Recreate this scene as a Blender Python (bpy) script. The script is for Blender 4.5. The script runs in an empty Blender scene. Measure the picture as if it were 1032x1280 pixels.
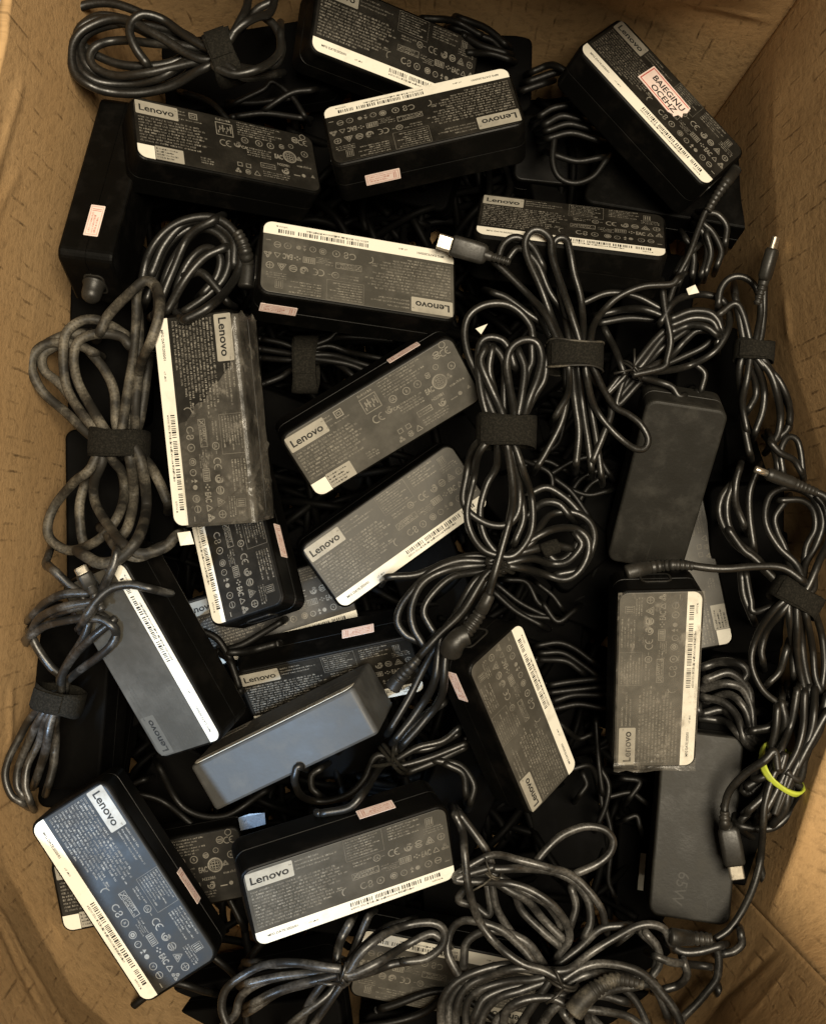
import bpy, math, random
import numpy as np
from mathutils import Vector, Matrix, Quaternion, noise
from mathutils.bvhtree import BVHTree

random.seed(7)
rng = np.random.default_rng(7)
scene = bpy.context.scene
COL = scene.collection
R = math.radians

# ---------------------------------------------------------------- camera
CAM = np.array([0.0, -0.02, 0.56]); TILT = R(2.0)
cam_data = bpy.data.cameras.new('camera')
cam = bpy.data.objects.new('camera', cam_data); COL.objects.link(cam)
cam.location = CAM; cam.rotation_euler = (TILT, 0, 0)
cam_data.sensor_fit = 'VERTICAL'; cam_data.sensor_height = 24.0; cam_data.sensor_width = 24.0
cam_data.lens = 24.0 * 1229.0 / 1280.0
cam_data.clip_start = 0.01; cam_data.clip_end = 50.0
scene.camera = cam

# ---------------------------------------------------------------- world, lamps, exposure
world = bpy.data.worlds.new('World'); scene.world = world; world.use_nodes = True
bg = world.node_tree.nodes['Background']
bg.inputs['Color'].default_value = (1.0, 0.86, 0.68, 1); bg.inputs['Strength'].default_value = 0.03
scene.view_settings.view_transform = 'Standard'; scene.view_settings.look = 'None'
scene.view_settings.exposure = 0.0; scene.view_settings.gamma = 1.0

def lamp(name, kind, loc, target, energy, color, **kw):
    d = bpy.data.lights.new(name, kind); d.energy = energy; d.color = color
    for k, v in kw.items(): setattr(d, k, v)
    o = bpy.data.objects.new(name, d); COL.objects.link(o); o.location = loc
    o.rotation_euler = (Vector(target) - Vector(loc)).to_track_quat('-Z', 'Y').to_euler()
    return o
# the warm room lamp overhead, and the cool window light that falls in low from the lower left
lamp('room_lamp', 'AREA', (0.20, 0.00, 1.30), (0.0, 0.0, 0.0), 32.0, (1.0, 0.87, 0.66), shape='DISK', size=0.55)
lamp('window_light', 'SPOT', (-0.62, -0.62, 1.45), (-0.133, -0.160, 0.04), 150.0, (0.50, 0.72, 1.0),
     spot_size=R(8.6), spot_blend=0.28, shadow_soft_size=0.05)

CX, CY, FPX = 516.0, 640.0, 1229.0
AX = np.array([1, 0, 0.0]); AY = np.array([0, math.cos(TILT), math.sin(TILT)]); AZ = np.array([0, -math.sin(TILT), math.cos(TILT)])
def ray(px, py):
    px = np.asarray(px, float); py = np.asarray(py, float)
    return ((px - CX) / FPX)[..., None] * AX + (-(py - CY) / FPX)[..., None] * AY - AZ
def at(px, py, z):
    """point of the place seen at photo pixel (px, py), at height z"""
    w = ray(px, py); t = (np.asarray(z, float) - CAM[2]) / w[..., 2]
    return CAM + w * t[..., None]

# ---------------------------------------------------------------- materials
def new_mat(name):
    m = bpy.data.materials.new(name); m.use_nodes = True
    nt = m.node_tree; b = nt.nodes['Principled BSDF']
    return m, nt, b
def node(nt, t, **kw):
    n = nt.nodes.new(t)
    for k, v in kw.items():
        if k in n.inputs: n.inputs[k].default_value = v
        else: setattr(n, k, v)
    return n
def ramp(nt, fac, stops):
    n = nt.nodes.new('ShaderNodeValToRGB'); nt.links.new(fac, n.inputs[0])
    el = n.color_ramp.elements
    while len(el) < len(stops): el.new(0.5)
    for e, (p, c) in zip(el, stops):
        e.position = p; e.color = (c, c, c, 1) if isinstance(c, (int, float)) else (*c, 1)
    return n.outputs[0]
def objco(nt, offset=True):
    tc = nt.nodes.new('ShaderNodeTexCoord')
    if not offset: return tc.outputs['Object']
    oi = nt.nodes.new('ShaderNodeObjectInfo')
    mul = node(nt, 'ShaderNodeMath', operation='MULTIPLY'); mul.inputs[1].default_value = 37.0
    nt.links.new(oi.outputs['Random'], mul.inputs[0])
    add = node(nt, 'ShaderNodeVectorMath', operation='ADD')
    nt.links.new(tc.outputs['Object'], add.inputs[0]); nt.links.new(mul.outputs[0], add.inputs[1])
    return add.outputs[0]
def noise_tex(nt, co, scale, detail=4.0, rough=0.55, stretch=None):
    if stretch:
        mp = nt.nodes.new('ShaderNodeMapping'); mp.inputs['Scale'].default_value = stretch
        nt.links.new(co, mp.inputs['Vector']); co = mp.outputs['Vector']
    n = node(nt, 'ShaderNodeTexNoise'); n.inputs['Scale'].default_value = scale
    n.inputs['Detail'].default_value = detail; n.inputs['Roughness'].default_value = rough
    nt.links.new(co, n.inputs['Vector']); return n.outputs['Fac']
def mixc(nt, fac, a, b):
    n = nt.nodes.new('ShaderNodeMix'); n.data_type = 'RGBA'
    nt.links.new(fac, n.inputs[0])
    for s, v in ((6, a), (7, b)):
        if isinstance(v, tuple): n.inputs[s].default_value = (*v, 1)
        else: nt.links.new(v, n.inputs[s])
    return n.outputs[2]
def bump(nt, b, h, strength, dist):
    n = nt.nodes.new('ShaderNodeBump'); n.inputs['Strength'].default_value = strength; n.inputs['Distance'].default_value = dist
    nt.links.new(h, n.inputs['Height']); nt.links.new(n.outputs[0], b.inputs['Normal'])

def plastic(name, base, worn, rough, spec, dust=0.62, scale=60, relief=0.06):
    m, nt, b = new_mat(name); co = objco(nt)
    n1 = noise_tex(nt, co, scale, 6, 0.65)
    n2 = noise_tex(nt, co, scale * 9, 3, 0.6)
    sc = noise_tex(nt, co, scale * 3, 3, 0.6, (0.15, 2.2, 1))
    f = ramp(nt, n1, [(dust - 0.12, 0.0), (dust + 0.16, 1.0)])
    c = mixc(nt, f, base, worn)
    f2 = ramp(nt, sc, [(0.70, 0.0), (0.78, 0.5)])
    c = mixc(nt, f2, c, worn)
    nt.links.new(c, b.inputs['Base Color'])
    nt.links.new(ramp(nt, n1, [(0.3, rough - 0.07), (0.75, rough + 0.14)]), b.inputs['Roughness'])
    b.inputs['Specular IOR Level'].default_value = spec
    if relief: bump(nt, b, n2, relief, 0.0004)
    return m
M = {}
M['body'] = plastic('black_charger_plastic', (0.0020, 0.0019, 0.0016), (0.007, 0.006, 0.005), 0.40, 0.10)
M['deep'] = plastic('shade_darkened_charger_plastic', (0.0013, 0.0012, 0.0011), (0.003, 0.0028, 0.0024), 0.7, 0.05)  # charger plastic with the shade of the gaps put into its colour
M['smooth'] = plastic('smooth_plastic_with_sheen', (0.046, 0.046, 0.0445), (0.075, 0.075, 0.072), 0.50, 0.45, relief=0.1)  # sheen on the charger standing on edge, painted as a paler grey base
M['plain'] = plastic('matte_black_plastic', (0.0135, 0.0127, 0.0105), (0.034, 0.032, 0.027), 0.53, 0.30, relief=0.25)
M['panel'] = plastic('label_plastic_with_sheen', (0.046, 0.043, 0.036), (0.080, 0.074, 0.062), 0.46, 0.36, 0.55, 45)  # label plastic lightened to stand in for the lamp's sheen
M['panel_dark'] = plastic('label_plastic_without_sheen', (0.010, 0.0090, 0.0072), (0.026, 0.023, 0.018), 0.48, 0.22, 0.58, 45)  # same label plastic, without the painted sheen
M['print'] = plastic('grey_label_print', (0.20, 0.185, 0.155), (0.09, 0.082, 0.068), 0.5, 0.3, 0.52, 120, 0)
M['print_faint'] = plastic('label_print_under_film', (0.062, 0.058, 0.049), (0.045, 0.042, 0.036), 0.5, 0.3, 0.52, 120, 0)
M['plate_faint'] = plastic('logo_plate_under_film', (0.085, 0.080, 0.068), (0.06, 0.056, 0.048), 0.45, 0.35, 0.58, 80, 0)
M['plate'] = plastic('grey_logo_plate', (0.30, 0.28, 0.235), (0.20, 0.185, 0.155), 0.45, 0.35, 0.58, 80, 0)
M['ink'] = plastic('black_ink', (0.012, 0.012, 0.011), (0.05, 0.047, 0.04), 0.6, 0.25, 0.6, 200, 0)
M['paper'] = plastic('white_strip_paper', (0.70, 0.67, 0.585), (0.48, 0.45, 0.375), 0.5, 0.3, 0.66, 70, 0.03)
M['pinkpaper'] = plastic('pinkish_sticker_paper', (0.74, 0.60, 0.55), (0.60, 0.47, 0.42), 0.55, 0.25, 0.62, 150, 0.03)
M['pinkink'] = plastic('faded_red_ink', (0.42, 0.17, 0.13), (0.60, 0.40, 0.34), 0.6, 0.2, 0.55, 300, 0)
M['redink'] = plastic('red_ink', (0.45, 0.075, 0.06), (0.55, 0.25, 0.2), 0.6, 0.2, 0.6, 200, 0)
M['metal'] = plastic('worn_steel', (0.60, 0.55, 0.46), (0.42, 0.38, 0.31), 0.28, 0.5, 0.6, 300, 0.05)
M['metal'].node_tree.nodes['Principled BSDF'].inputs['Metallic'].default_value = 0.9
M['hole'] = plastic('dark_socket', (0.003, 0.003, 0.003), (0.006, 0.006, 0.006), 0.7, 0.1, relief=0)
M['tile'] = plastic('white_floor_tile', (0.72, 0.70, 0.62), (0.62, 0.60, 0.53), 0.3, 0.4, 0.6, 8, 0.02)
M['grout'] = plastic('grey_grout', (0.30, 0.28, 0.24), (0.22, 0.20, 0.17), 0.9, 0.1, 0.5, 40, 0.2)
M['band'] = plastic('yellow_green_rubber', (0.40, 0.47, 0.05), (0.33, 0.38, 0.08), 0.45, 0.4, 0.6, 150, 0.05)
M['bluetape'] = plastic('pale_blue_tape', (0.07, 0.09, 0.12), (0.05, 0.06, 0.08), 0.35, 0.5, 0.55, 120, 0.2)

def cord_mat(name, base, worn, rough, lo, hi, spec=0.4):
    m, nt, b = new_mat(name); co = objco(nt)
    n1 = noise_tex(nt, co, 55, 5, 0.6); n2 = noise_tex(nt, co, 700, 4, 0.7)
    f = ramp(nt, n1, [(lo, 0.0), (hi, 1.0)])
    f2 = node(nt, 'ShaderNodeMath', operation='MULTIPLY'); nt.links.new(f, f2.inputs[0])
    nt.links.new(ramp(nt, n2, [(0.35, 0.25), (0.65, 1.0)]), f2.inputs[1])
    nt.links.new(mixc(nt, f2.outputs[0], base, worn), b.inputs['Base Color'])
    nt.links.new(ramp(nt, n2, [(0.3, rough - 0.08), (0.7, rough + 0.12)]), b.inputs['Roughness'])
    b.inputs['Specular IOR Level'].default_value = spec
    bump(nt, b, n2, 0.12, 0.0004)
    return m
M['cord'] = cord_mat('black_rubber_cord', (0.0070, 0.0066, 0.0056), (0.026, 0.0235, 0.019), 0.37, 0.50, 0.78, 0.52)
M['cord_dark'] = cord_mat('shade_darkened_cord', (0.0030, 0.0028, 0.0024), (0.007, 0.0065, 0.0055), 0.45, 0.5, 0.8, 0.25)  # cord colour darkened to imitate shade between the chargers
M['cord_worn'] = cord_mat('scuffed_grey_cord', (0.016, 0.0145, 0.012), (0.165, 0.146, 0.112), 0.55, 0.44, 0.66, 0.3)
M['cord_grey'] = cord_mat('dusty_highlit_cord', (0.0105, 0.010, 0.009), (0.110, 0.104, 0.094), 0.37, 0.47, 0.70, 0.6)  # dusty tone, its grey also raised to stand in for highlights
M['boot'] = cord_mat('moulded_black_plug', (0.014, 0.013, 0.011), (0.040, 0.036, 0.030), 0.42, 0.5, 0.75)
m, nt, b = new_mat('black_hook_and_loop'); co = objco(nt)
n2 = noise_tex(nt, co, 900, 4, 0.75)
nt.links.new(mixc(nt, ramp(nt, n2, [(0.45, 0.0), (0.75, 1.0)]), (0.008, 0.0075, 0.006), (0.026, 0.023, 0.018)), b.inputs['Base Color'])
b.inputs['Roughness'].default_value = 0.95; b.inputs['Specular IOR Level'].default_value = 0.1
bump(nt, b, n2, 0.6, 0.0006); M['velcro'] = m

# clear film: mostly see-through, milky where it is creased
m, nt, b = new_mat('clear_creased_film'); co = objco(nt)
n1 = noise_tex(nt, co, 45, 5, 0.7); n3 = noise_tex(nt, co, 110, 5, 0.7, (0.8, 1.1, 1))
b.inputs['Base Color'].default_value = (0.36, 0.33, 0.28, 1); b.inputs['Roughness'].default_value = 0.16
b.inputs['Specular IOR Level'].default_value = 0.6
bump(nt, b, n3, 0.35, 0.001)
tr = nt.nodes.new('ShaderNodeBsdfTransparent'); mx = nt.nodes.new('ShaderNodeMixShader')
ad = node(nt, 'ShaderNodeMath', operation='ADD'); 
nt.links.new(ramp(nt, n1, [(0.38, 0.06), (0.70, 0.24)]), ad.inputs[0]); nt.links.new(ramp(nt, n3, [(0.56, 0.0), (0.70, 0.34)]), ad.inputs[1])
nt.links.new(ad.outputs[0], mx.inputs[0]); nt.links.new(tr.outputs[0], mx.inputs[1]); nt.links.new(b.outputs[0], mx.inputs[2])
nt.links.new(mx.outputs[0], nt.nodes['Material Output'].inputs['Surface']); M['film'] = m

def cardboard(name, c1, c2, flute):
    m, nt, b = new_mat(name)
    uv = nt.nodes.new('ShaderNodeUVMap').outputs[0]
    big = noise_tex(nt, uv, 9, 6, 0.6); fib = noise_tex(nt, uv, 190, 5, 0.75); spk = noise_tex(nt, uv, 420, 3, 0.7)
    mp = nt.nodes.new('ShaderNodeMapping'); mp.inputs['Scale'].default_value = (1.0, 0.12, 1)
    nt.links.new(uv, mp.inputs['Vector'])
    st = noise_tex(nt, mp.outputs[0], 130, 3, 0.6)
    c = mixc(nt, ramp(nt, big, [(0.30, 0.0), (0.70, 1.0)]), c1, c2)
    dk = tuple(x * 0.45 for x in c1); lt = tuple(min(1, x * 1.45) for x in c2)
    c = mixc(nt, ramp(nt, fib, [(0.50, 0.0), (0.78, 0.75)]), c, dk)
    c = mixc(nt, ramp(nt, noise_tex(nt, uv, 24, 6, 0.7), [(0.58, 0.0), (0.74, 0.45)]), c, dk)
    c = mixc(nt, ramp(nt, noise_tex(nt, uv, 60, 5, 0.75), [(0.70, 0.0), (0.76, 0.55)]), c, lt)
    c = mixc(nt, ramp(nt, spk, [(0.60, 0.0), (0.78, 0.5)]), c, lt)
    # flutes pressed through the liner: broken dark creases running down the wall
    wv = node(nt, 'ShaderNodeTexWave', wave_type='BANDS', bands_direction='X')
    wv.inputs['Scale'].default_value = 34.0; wv.inputs['Distortion'].default_value = 0.9
    wv.inputs['Detail'].default_value = 3.0; wv.inputs['Detail Scale'].default_value = 2.0
    nt.links.new(uv, wv.inputs['Vector'])
    ln = ramp(nt, wv.outputs['Fac'], [(0.0, 1.0), (0.07, 0.0)])
    br = node(nt, 'ShaderNodeMath', operation='MULTIPLY')
    nt.links.new(ln, br.inputs[0]); nt.links.new(ramp(nt, noise_tex(nt, uv, 45, 3, 0.6), [(0.50, 0.0), (0.70, flute)]), br.inputs[1])
    c = mixc(nt, br.outputs[0], c, dk)
    nt.links.new(c, b.inputs['Base Color']); b.inputs['Roughness'].default_value = 0.85; b.inputs['Specular IOR Level'].default_value = 0.2
    h = node(nt, 'ShaderNodeMath', operation='SUBTRACT'); nt.links.new(fib, h.inputs[0]); nt.links.new(br.outputs[0], h.inputs[1])
    h2 = node(nt, 'ShaderNodeMath', operation='ADD'); nt.links.new(h.outputs[0], h2.inputs[0]); nt.links.new(st, h2.inputs[1])
    bump(nt, b, h2.outputs[0], 0.55, 0.0010)
    return m
M['card'] = cardboard('brown_cardboard', (0.41, 0.255, 0.117), (0.51, 0.335, 0.168), 1.0)

# ---------------------------------------------------------------- mesh helpers
class MB:
    """collects faces; build() links them as ONE mesh object, mesh() gives shared mesh data"""
    def __init__(s): s.v = []; s.f = []; s.m = []; s.uv = None
    def add(s, vs, fs, mi=0):
        n = len(s.v); s.v.extend([tuple(map(float, p)) for p in vs])
        s.f.extend([tuple(i + n for i in f) for f in fs]); s.m.extend([mi] * len(fs))
    def quad(s, x0, y0, x1, y1, z=0.0, mi=0): s.add([(x0, y0, z), (x1, y0, z), (x1, y1, z), (x0, y1, z)], [(0, 1, 2, 3)], mi)
    def frame(s, x0, y0, x1, y1, w, z=0.0, mi=0):
        s.quad(x0, y0, x1, y0 + w, z, mi); s.quad(x0, y1 - w, x1, y1, z, mi)
        s.quad(x0, y0 + w, x0 + w, y1 - w, z, mi); s.quad(x1 - w, y0 + w, x1, y1 - w, z, mi)
    def arc(s, cx, cy, r, w, a0=0, a1=360, n=20, z=0.0, mi=0):
        vs = []; 
        for i in range(n + 1):
            a = R(a0 + (a1 - a0) * i / n); c, t = math.cos(a), math.sin(a)
            vs += [(cx + r * c, cy + r * t, z), (cx + (r - w) * c, cy + (r - w) * t, z)]
        s.add(vs, [(2 * i, 2 * i + 2, 2 * i + 3, 2 * i + 1)[::-1] for i in range(n)], mi)
    def line(s, p, q, w, z=0.0, mi=0):
        dx, dy = q[0] - p[0], q[1] - p[1]; l = math.hypot(dx, dy); nx, ny = -dy / l * w / 2, dx / l * w / 2
        s.add([(p[0] + nx, p[1] + ny, z), (p[0] - nx, p[1] - ny, z), (q[0] - nx, q[1] - ny, z), (q[0] + nx, q[1] + ny, z)], [(0, 1, 2, 3)], mi)
    def poly(s, pts, w, z=0.0, mi=0, close=True):
        for i in range(len(pts) if close else len(pts) - 1): s.line(pts[i], pts[(i + 1) % len(pts)], w, z, mi)
    def tri(s, cx, cy, r, w, z=0.0, mi=0, rot=90):
        s.poly([(cx + r * math.cos(R(rot + 120 * k)), cy + r * math.sin(R(rot + 120 * k))) for k in range(3)], w, z, mi)
    def text(s, txt, x, y, size, z=0.0, mi=0, bold=0.0, sx=1.0, rot=0.0):
        vs, fs = glyphs(txt, bold); c, t = math.cos(rot), math.sin(rot)
        s.add([(x + (a * sx * c - b_ * t) * size, y + (a * sx * t + b_ * c) * size, z) for a, b_ in vs], fs, mi)
    def mesh(s, name, mats, smooth=False, uvs=None):
        me = bpy.data.meshes.new(name); me.from_pydata(s.v, [], s.f)
        for m in (mats if isinstance(mats, (list, tuple)) else [mats]): me.materials.append(m)
        if len(me.polygons):
            me.polygons.foreach_set('material_index', s.m)
            me.polygons.foreach_set('use_smooth', [bool(smooth)] * len(me.polygons))
        if uvs is not None:
            ul = me.uv_layers.new(name='UVMap'); li = np.zeros(len(me.loops), dtype=np.int32)
            me.loops.foreach_get('vertex_index', li); ul.data.foreach_set('uv', np.asarray(uvs, dtype=np.float32)[li].ravel())
        me.update(); return me
    def build(s, name, mats, parent=None, smooth=False, uvs=None): return link(name, s.mesh(name, mats, smooth, uvs), parent)
def link(name, me, parent=None, loc=None):
    o = bpy.data.objects.new(name, me); COL.objects.link(o)
    if parent is not None: o.parent = parent
    if loc is not None: o.location = loc
    return o
_gc = {}
def glyphs(txt, bold):
    k = (txt, bold)
    if k not in _gc:
        cu = bpy.data.curves.new('lettering', 'FONT'); cu.body = txt; cu.size = 1.0; cu.resolution_u = 3; cu.offset = bold
        o = bpy.data.objects.new('lettering', cu); COL.objects.link(o)
        bpy.context.view_layer.update()
        me = bpy.data.meshes.new_from_object(o.evaluated_get(bpy.context.evaluated_depsgraph_get()))
        _gc[k] = ([(v.co.x, v.co.y) for v in me.vertices], [tuple(p.vertices) for p in me.polygons])
        bpy.data.objects.remove(o); bpy.data.curves.remove(cu); bpy.data.meshes.remove(me)
    return _gc[k]
def thing(name, label, cat, loc=(0, 0, 0), quat=None, group=None):
    o = bpy.data.objects.new(name, None); COL.objects.link(o); o.location = loc; o.empty_display_size = 0.02
    if quat is not None: o.rotation_mode = 'QUATERNION'; o.rotation_quaternion = quat
    tag(o, label, cat, group); return o
def tag(o, label, cat, group=None):
    o['label'] = label; o['category'] = cat
    if group: o['group'] = group
    return o
def rrect(w, h, r, n=6):
    pts = []
    for cx, cy, a0 in ((w / 2 - r, h / 2 - r, 0), (-w / 2 + r, h / 2 - r, 90), (-w / 2 + r, -h / 2 + r, 180), (w / 2 - r, -h / 2 + r, 270)):
        for i in range(n + 1):
            a = R(a0 + 90 * i / n); pts.append((cx + r * math.cos(a), cy + r * math.sin(a)))
    return pts
def loft(mb, rings, mi=0, cap0=True, cap1=True, close=True):
    n = len(rings[0]); vs = [p for r_ in rings for p in r_]; fs = []
    for i in range(len(rings) - 1):
        for j in range(n if close else n - 1):
            k = (j + 1) % n; fs.append((i * n + j, i * n + k, (i + 1) * n + k, (i + 1) * n + j))
    if cap0: fs.append(tuple(range(n))[::-1])
    if cap1: fs.append(tuple((len(rings) - 1) * n + j for j in range(n)))
    mb.add(vs, fs, mi)
def tube(mb, P, rad, sides=8, mi=0, flat=1.0):
    """round tube along world points P, radius per point"""
    P = np.asarray(P, float); n = len(P); rad = np.broadcast_to(np.asarray(rad, float), (n,))
    T = np.gradient(P, axis=0); T /= np.linalg.norm(T, axis=1)[:, None] + 1e-12
    N = np.zeros_like(P); up = np.array([0, 0, 1.0])
    if abs(T[0] @ up) > 0.9: up = np.array([1.0, 0, 0])
    v = up - T[0] * (T[0] @ up); N[0] = v / np.linalg.norm(v)
    for i in range(1, n):
        v = N[i - 1] - T[i] * (N[i - 1] @ T[i]); N[i] = v / (np.linalg.norm(v) + 1e-12)
    B = np.cross(T, N); a = np.arange(sides) * 2 * math.pi / sides
    ring = P[:, None, :] + rad[:, None, None] * (np.cos(a)[None, :, None] * N[:, None, :] * flat + np.sin(a)[None, :, None] * B[:, None, :])
    loft(mb, [[tuple(q) for q in r_] for r_ in ring], mi)

def mm(mb):
    mb.v = [(x * 0.001, y * 0.001, z * 0.001) for x, y, z in mb.v]; return mb

# ---------------------------------------------------------------- the cardboard box and the floor under it
ZF = -0.185
TOPZ = 0.020
left = [(112, -40), (92, 150), (56, 300), (34, 480), (26, 640), (10, 820), (-6, 960), (-10, 1018)]
bottom = [(-10, 1018), (8, 1085), (46, 1160), (95, 1245), (180, 1320), (310, 1380), (480, 1400), (640, 1395), (790, 1350), (885, 1275), (930, 1205), (958, 1150)]
right = [(958, 1150), (990, 1070), (1016, 985), (1052, 880), (1062, 760), (1056, 660), (1024, 560), (990, 450), (975, 340), (965, 200), (968, 38)]
top = [(968, 38), (820, -6), (720, -26), (610, -46), (480, -75), (330, -85), (200, -70), (112, -40)]
def wall_mesh(line, h, seed, lean, crumple, fold):
    P = np.array([at(x, y, TOPZ)[:2] for x, y in line])
    d = np.r_[0, np.cumsum(np.linalg.norm(np.diff(P, axis=0), axis=1))]
    nu = int(d[-1] / 0.0025); s = np.linspace(0, d[-1], nu + 1)
    # smooth run of the wall in plan
    C = np.stack([np.interp(s, d, P[:, k]) for k in (0, 1)], 1)
    ker = np.hanning(9); ker /= ker.sum()
    Cs = np.stack([np.convolve(np.pad(C[:, k], 4, mode='reflect', reflect_type='odd'), ker, 'valid') for k in (0, 1)], 1)
    T = np.gradient(Cs, axis=0); T /= np.linalg.norm(T, axis=1)[:, None]
    Nin = np.stack([-T[:, 1], T[:, 0]], 1)            # outlines run counter-clockwise seen from above: inside is on the left
    gc = random.Random(int(seed * 10)); creases = []
    for _ in range(int(64 * crumple)):
        a_ = gc.uniform(-0.6, 0.6) + (1.57 if gc.random() < 0.25 else 0); l_ = gc.uniform(0.02, 0.08); ua, za = gc.uniform(0, d[-1]), gc.uniform(-0.02, h)
        creases.append((ua, za, ua + l_ * math.cos(a_), za + l_ * math.sin(a_), gc.choice((-1, 1)) * gc.uniform(0.0008, 0.0020)))
    zs = np.r_[np.arange(ZF, -0.06, 0.012), np.arange(-0.06, h + 1e-6, 0.0025)]; nv = len(zs)
    mb = MB(); uvs = []; V = np.zeros((nv, nu + 1, 3)); TH = 0.0045
    for j, z in enumerate(zs):
        for i in range(nu + 1):
            u = s[i]; edge = min(1.0, u / 0.02, (d[-1] - u) / 0.02)
            q = Vector((u * 14, z * 14, seed)); w = noise.noise(q) * 0.0010 * crumple
            q2 = Vector((u * 40, z * 45, seed + 5)); w += (abs(noise.noise(q2)) - 0.2) * -0.0007 * crumple
            w += noise.noise(Vector((u * 110, z * 110, seed + 9))) * 0.0006 * crumple
            for fz, fw, fs in fold:                     # creases that run along the wall
                zc = fz + noise.noise(Vector((u * 9, seed, fz))) * 0.003 + fs * (u - d[-1] / 2)
                w += 0.42 * fw * max(0.0, 1 - abs(z - zc) / 0.0045)
            for (ua, za, ub, zb, am) in creases:            # short sharp dents
                ex_, ez_ = ub - ua, zb - za; l2 = ex_ * ex_ + ez_ * ez_; f = ((u - ua) * ex_ + (z - za) * ez_) / l2
                if -0.1 < f < 1.1:
                    dd = abs((u - ua) * ez_ - (z - za) * ex_) / l2 ** 0.5
                    if dd < 0.006: w += am * 0.7 * (1 - dd / 0.006) * max(0.0, min(1.0, (f + 0.1) * 5, (1.1 - f) * 5))
            w = w * edge - (lean(u / d[-1]) if callable(lean) else lean) * min(1.0, u / 0.05, (d[-1] - u) / 0.05) * max(0.0, z - TOPZ)
            zz = z
            if j == nv - 1: zz += noise.noise(Vector((u * 60, seed, 3))) * 0.0022 + noise.noise(Vector((u * 220, seed, 4))) * 0.0008
            V[j, i] = (Cs[i, 0] + Nin[i, 0] * w, Cs[i, 1] + Nin[i, 1] * w, zz)
    vs = []; fs = []; n = nu + 1
    for layer in (0, 1):
        for j in range(nv):
            for i in range(n):
                p = V[j, i].copy()
                if layer: p[:2] -= Nin[i] * TH
                vs.append(p); uvs.append((s[i], zs[j]))
    o = nv * n
    for j in range(nv - 1):
        for i in range(nu):
            a = j * n + i
            fs.append((a, a + 1, a + n + 1, a + n)); fs.append((o + a, o + a + n, o + a + n + 1, o + a + 1))
    for i in range(nu):
        a = (nv - 1) * n + i; fs.append((a, a + 1, o + a + 1, o + a)); fs.append((i + 1, i, o + i, o + i + 1))
    for j in range(nv - 1):
        a = j * n; fs.append((a, a + n, o + a + n, o + a)); a += nu; fs.append((a + n, a, o + a, o + a + n))
    mb.add(vs, fs); return mb, uvs
box = thing('cardboard_box', 'open brown cardboard box full of tangled chargers', 'box', (0, 0, ZF))
def box_wall(line, h, seed, lean, crumple, fold=()):
    mb, uvs = wall_mesh(line, h, seed, lean, crumple, fold)
    mb.v = [(x, y, z - ZF) for x, y, z in mb.v]
    return mb.build('wall', M['card'], box, True, uvs)
box_wall(left, 0.106, 1.0, 0.03, 0.08)
box_wall(bottom, 0.135, 2.0, -0.20, 0.16, [(0.06, 0.0012, 0.01)])
box_wall(right, 0.165, 3.0, lambda f: 0.09 + 0.95 * max(0.0, min(1.0, (0.42 - f) / 0.25)), 0.16)
box_wall(top, 0.135, 4.0, -0.45, 0.22, [(0.03, 0.0022, 0.01), (0.065, -0.0015, -0.015)])
ring = [at(x, y, TOPZ) for x, y in (left[:-1] + bottom[:-1] + right[:-1] + top[:-1])]
mb = MB(); loft(mb, [[(p[0], p[1], 0.0005) for p in ring], [(p[0], p[1], 0.005) for p in ring]])
mb.build('base_panel', M['card'], box, False, [(p[0], p[1]) for p in ring] * 2)

floor = MB(); floor.add([(-1.6, -1.6, 0), (1.6, -1.6, 0), (1.6, 1.6, 0), (-1.6, 1.6, 0)], [(0, 1, 2, 3)])
floor_o = floor.build('floor', M['grout']); floor_o.location = (0, 0, ZF - 0.006); floor_o['kind'] = 'structure'
tm = MB(); pr = rrect(0.296, 0.296, 0.004, 2)
loft(tm, [[(x, y, 0.0005) for x, y in pr], [(x, y, 0.004) for x, y in pr], [(x * 0.992, y * 0.992, 0.005) for x, y in pr]], cap0=False)
tm = tm.mesh('tile', M['tile'])
for i in range(-4, 4):
    for j in range(-4, 4): link('tile', tm, floor_o, (i * 0.3 + 0.10, j * 0.3 + 0.055, 0))

# ---------------------------------------------------------------- laptop chargers
DIM = {'A': (108, 46, 29), 'B': (108, 43, 28)}
def body_mesh(k, seam=True, rad=6.2):
    L, W, H = DIM[k]; mb = MB(); rings = []
    prof = [(0, 1.7), (0.5, 0.6), (1.7, 0), (H * 0.47, 0), (H * 0.475, 0.35), (H * 0.495, 0.35), (H * 0.5, 0), (H - 1.6, 0), (H - 0.6, 0.45), (H - 0.12, 1.1), (H, 1.7)]
    if not seam: prof = [p for p in prof if p[1] != 0.35]
    for z, i in prof:
        rings.append([(x, y, z) for x, y in rrect(L - 2 * i, W - 2 * i, max(0.8, rad - i), 6)])
    loft(mb, rings); return mm(mb).mesh('body', M['body'], False)
def panel_mesh(k, mat):
    L, W, H = DIM[k]; mb = MB(); p0 = rrect(L - 3.2, W - 3.2, 4.8, 6); p1 = rrect(L - 3.6, W - 3.6, 4.6, 6)
    loft(mb, [[(x, y, H - 0.05) for x, y in p0], [(x, y, H + 0.12) for x, y in p0], [(x, y, H + 0.20) for x, y in p1]], cap0=False)
    return mm(mb).mesh('rating_label', M[mat])
def clip_strip(k, h, x0=None):
    """white strip along the lower long edge, following the label's rounded corners"""
    L, W, H = DIM[k]; pts = [p for p in rrect(L - 3.0, W - 3.0, 5.0, 8)]
    yt = -W / 2 + 1.5 + h
    lo = [p for p in pts if p[1] < yt - 0.1]
    if x0 is not None: lo = [p for p in lo if p[0] < x0] + [(x0, -W / 2 + 1.5)]
    xr = (L - 3.0) / 2 if x0 is None else x0
    return [((-(L - 3.0) / 2), yt)] + lo + [(xr, yt)]
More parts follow.
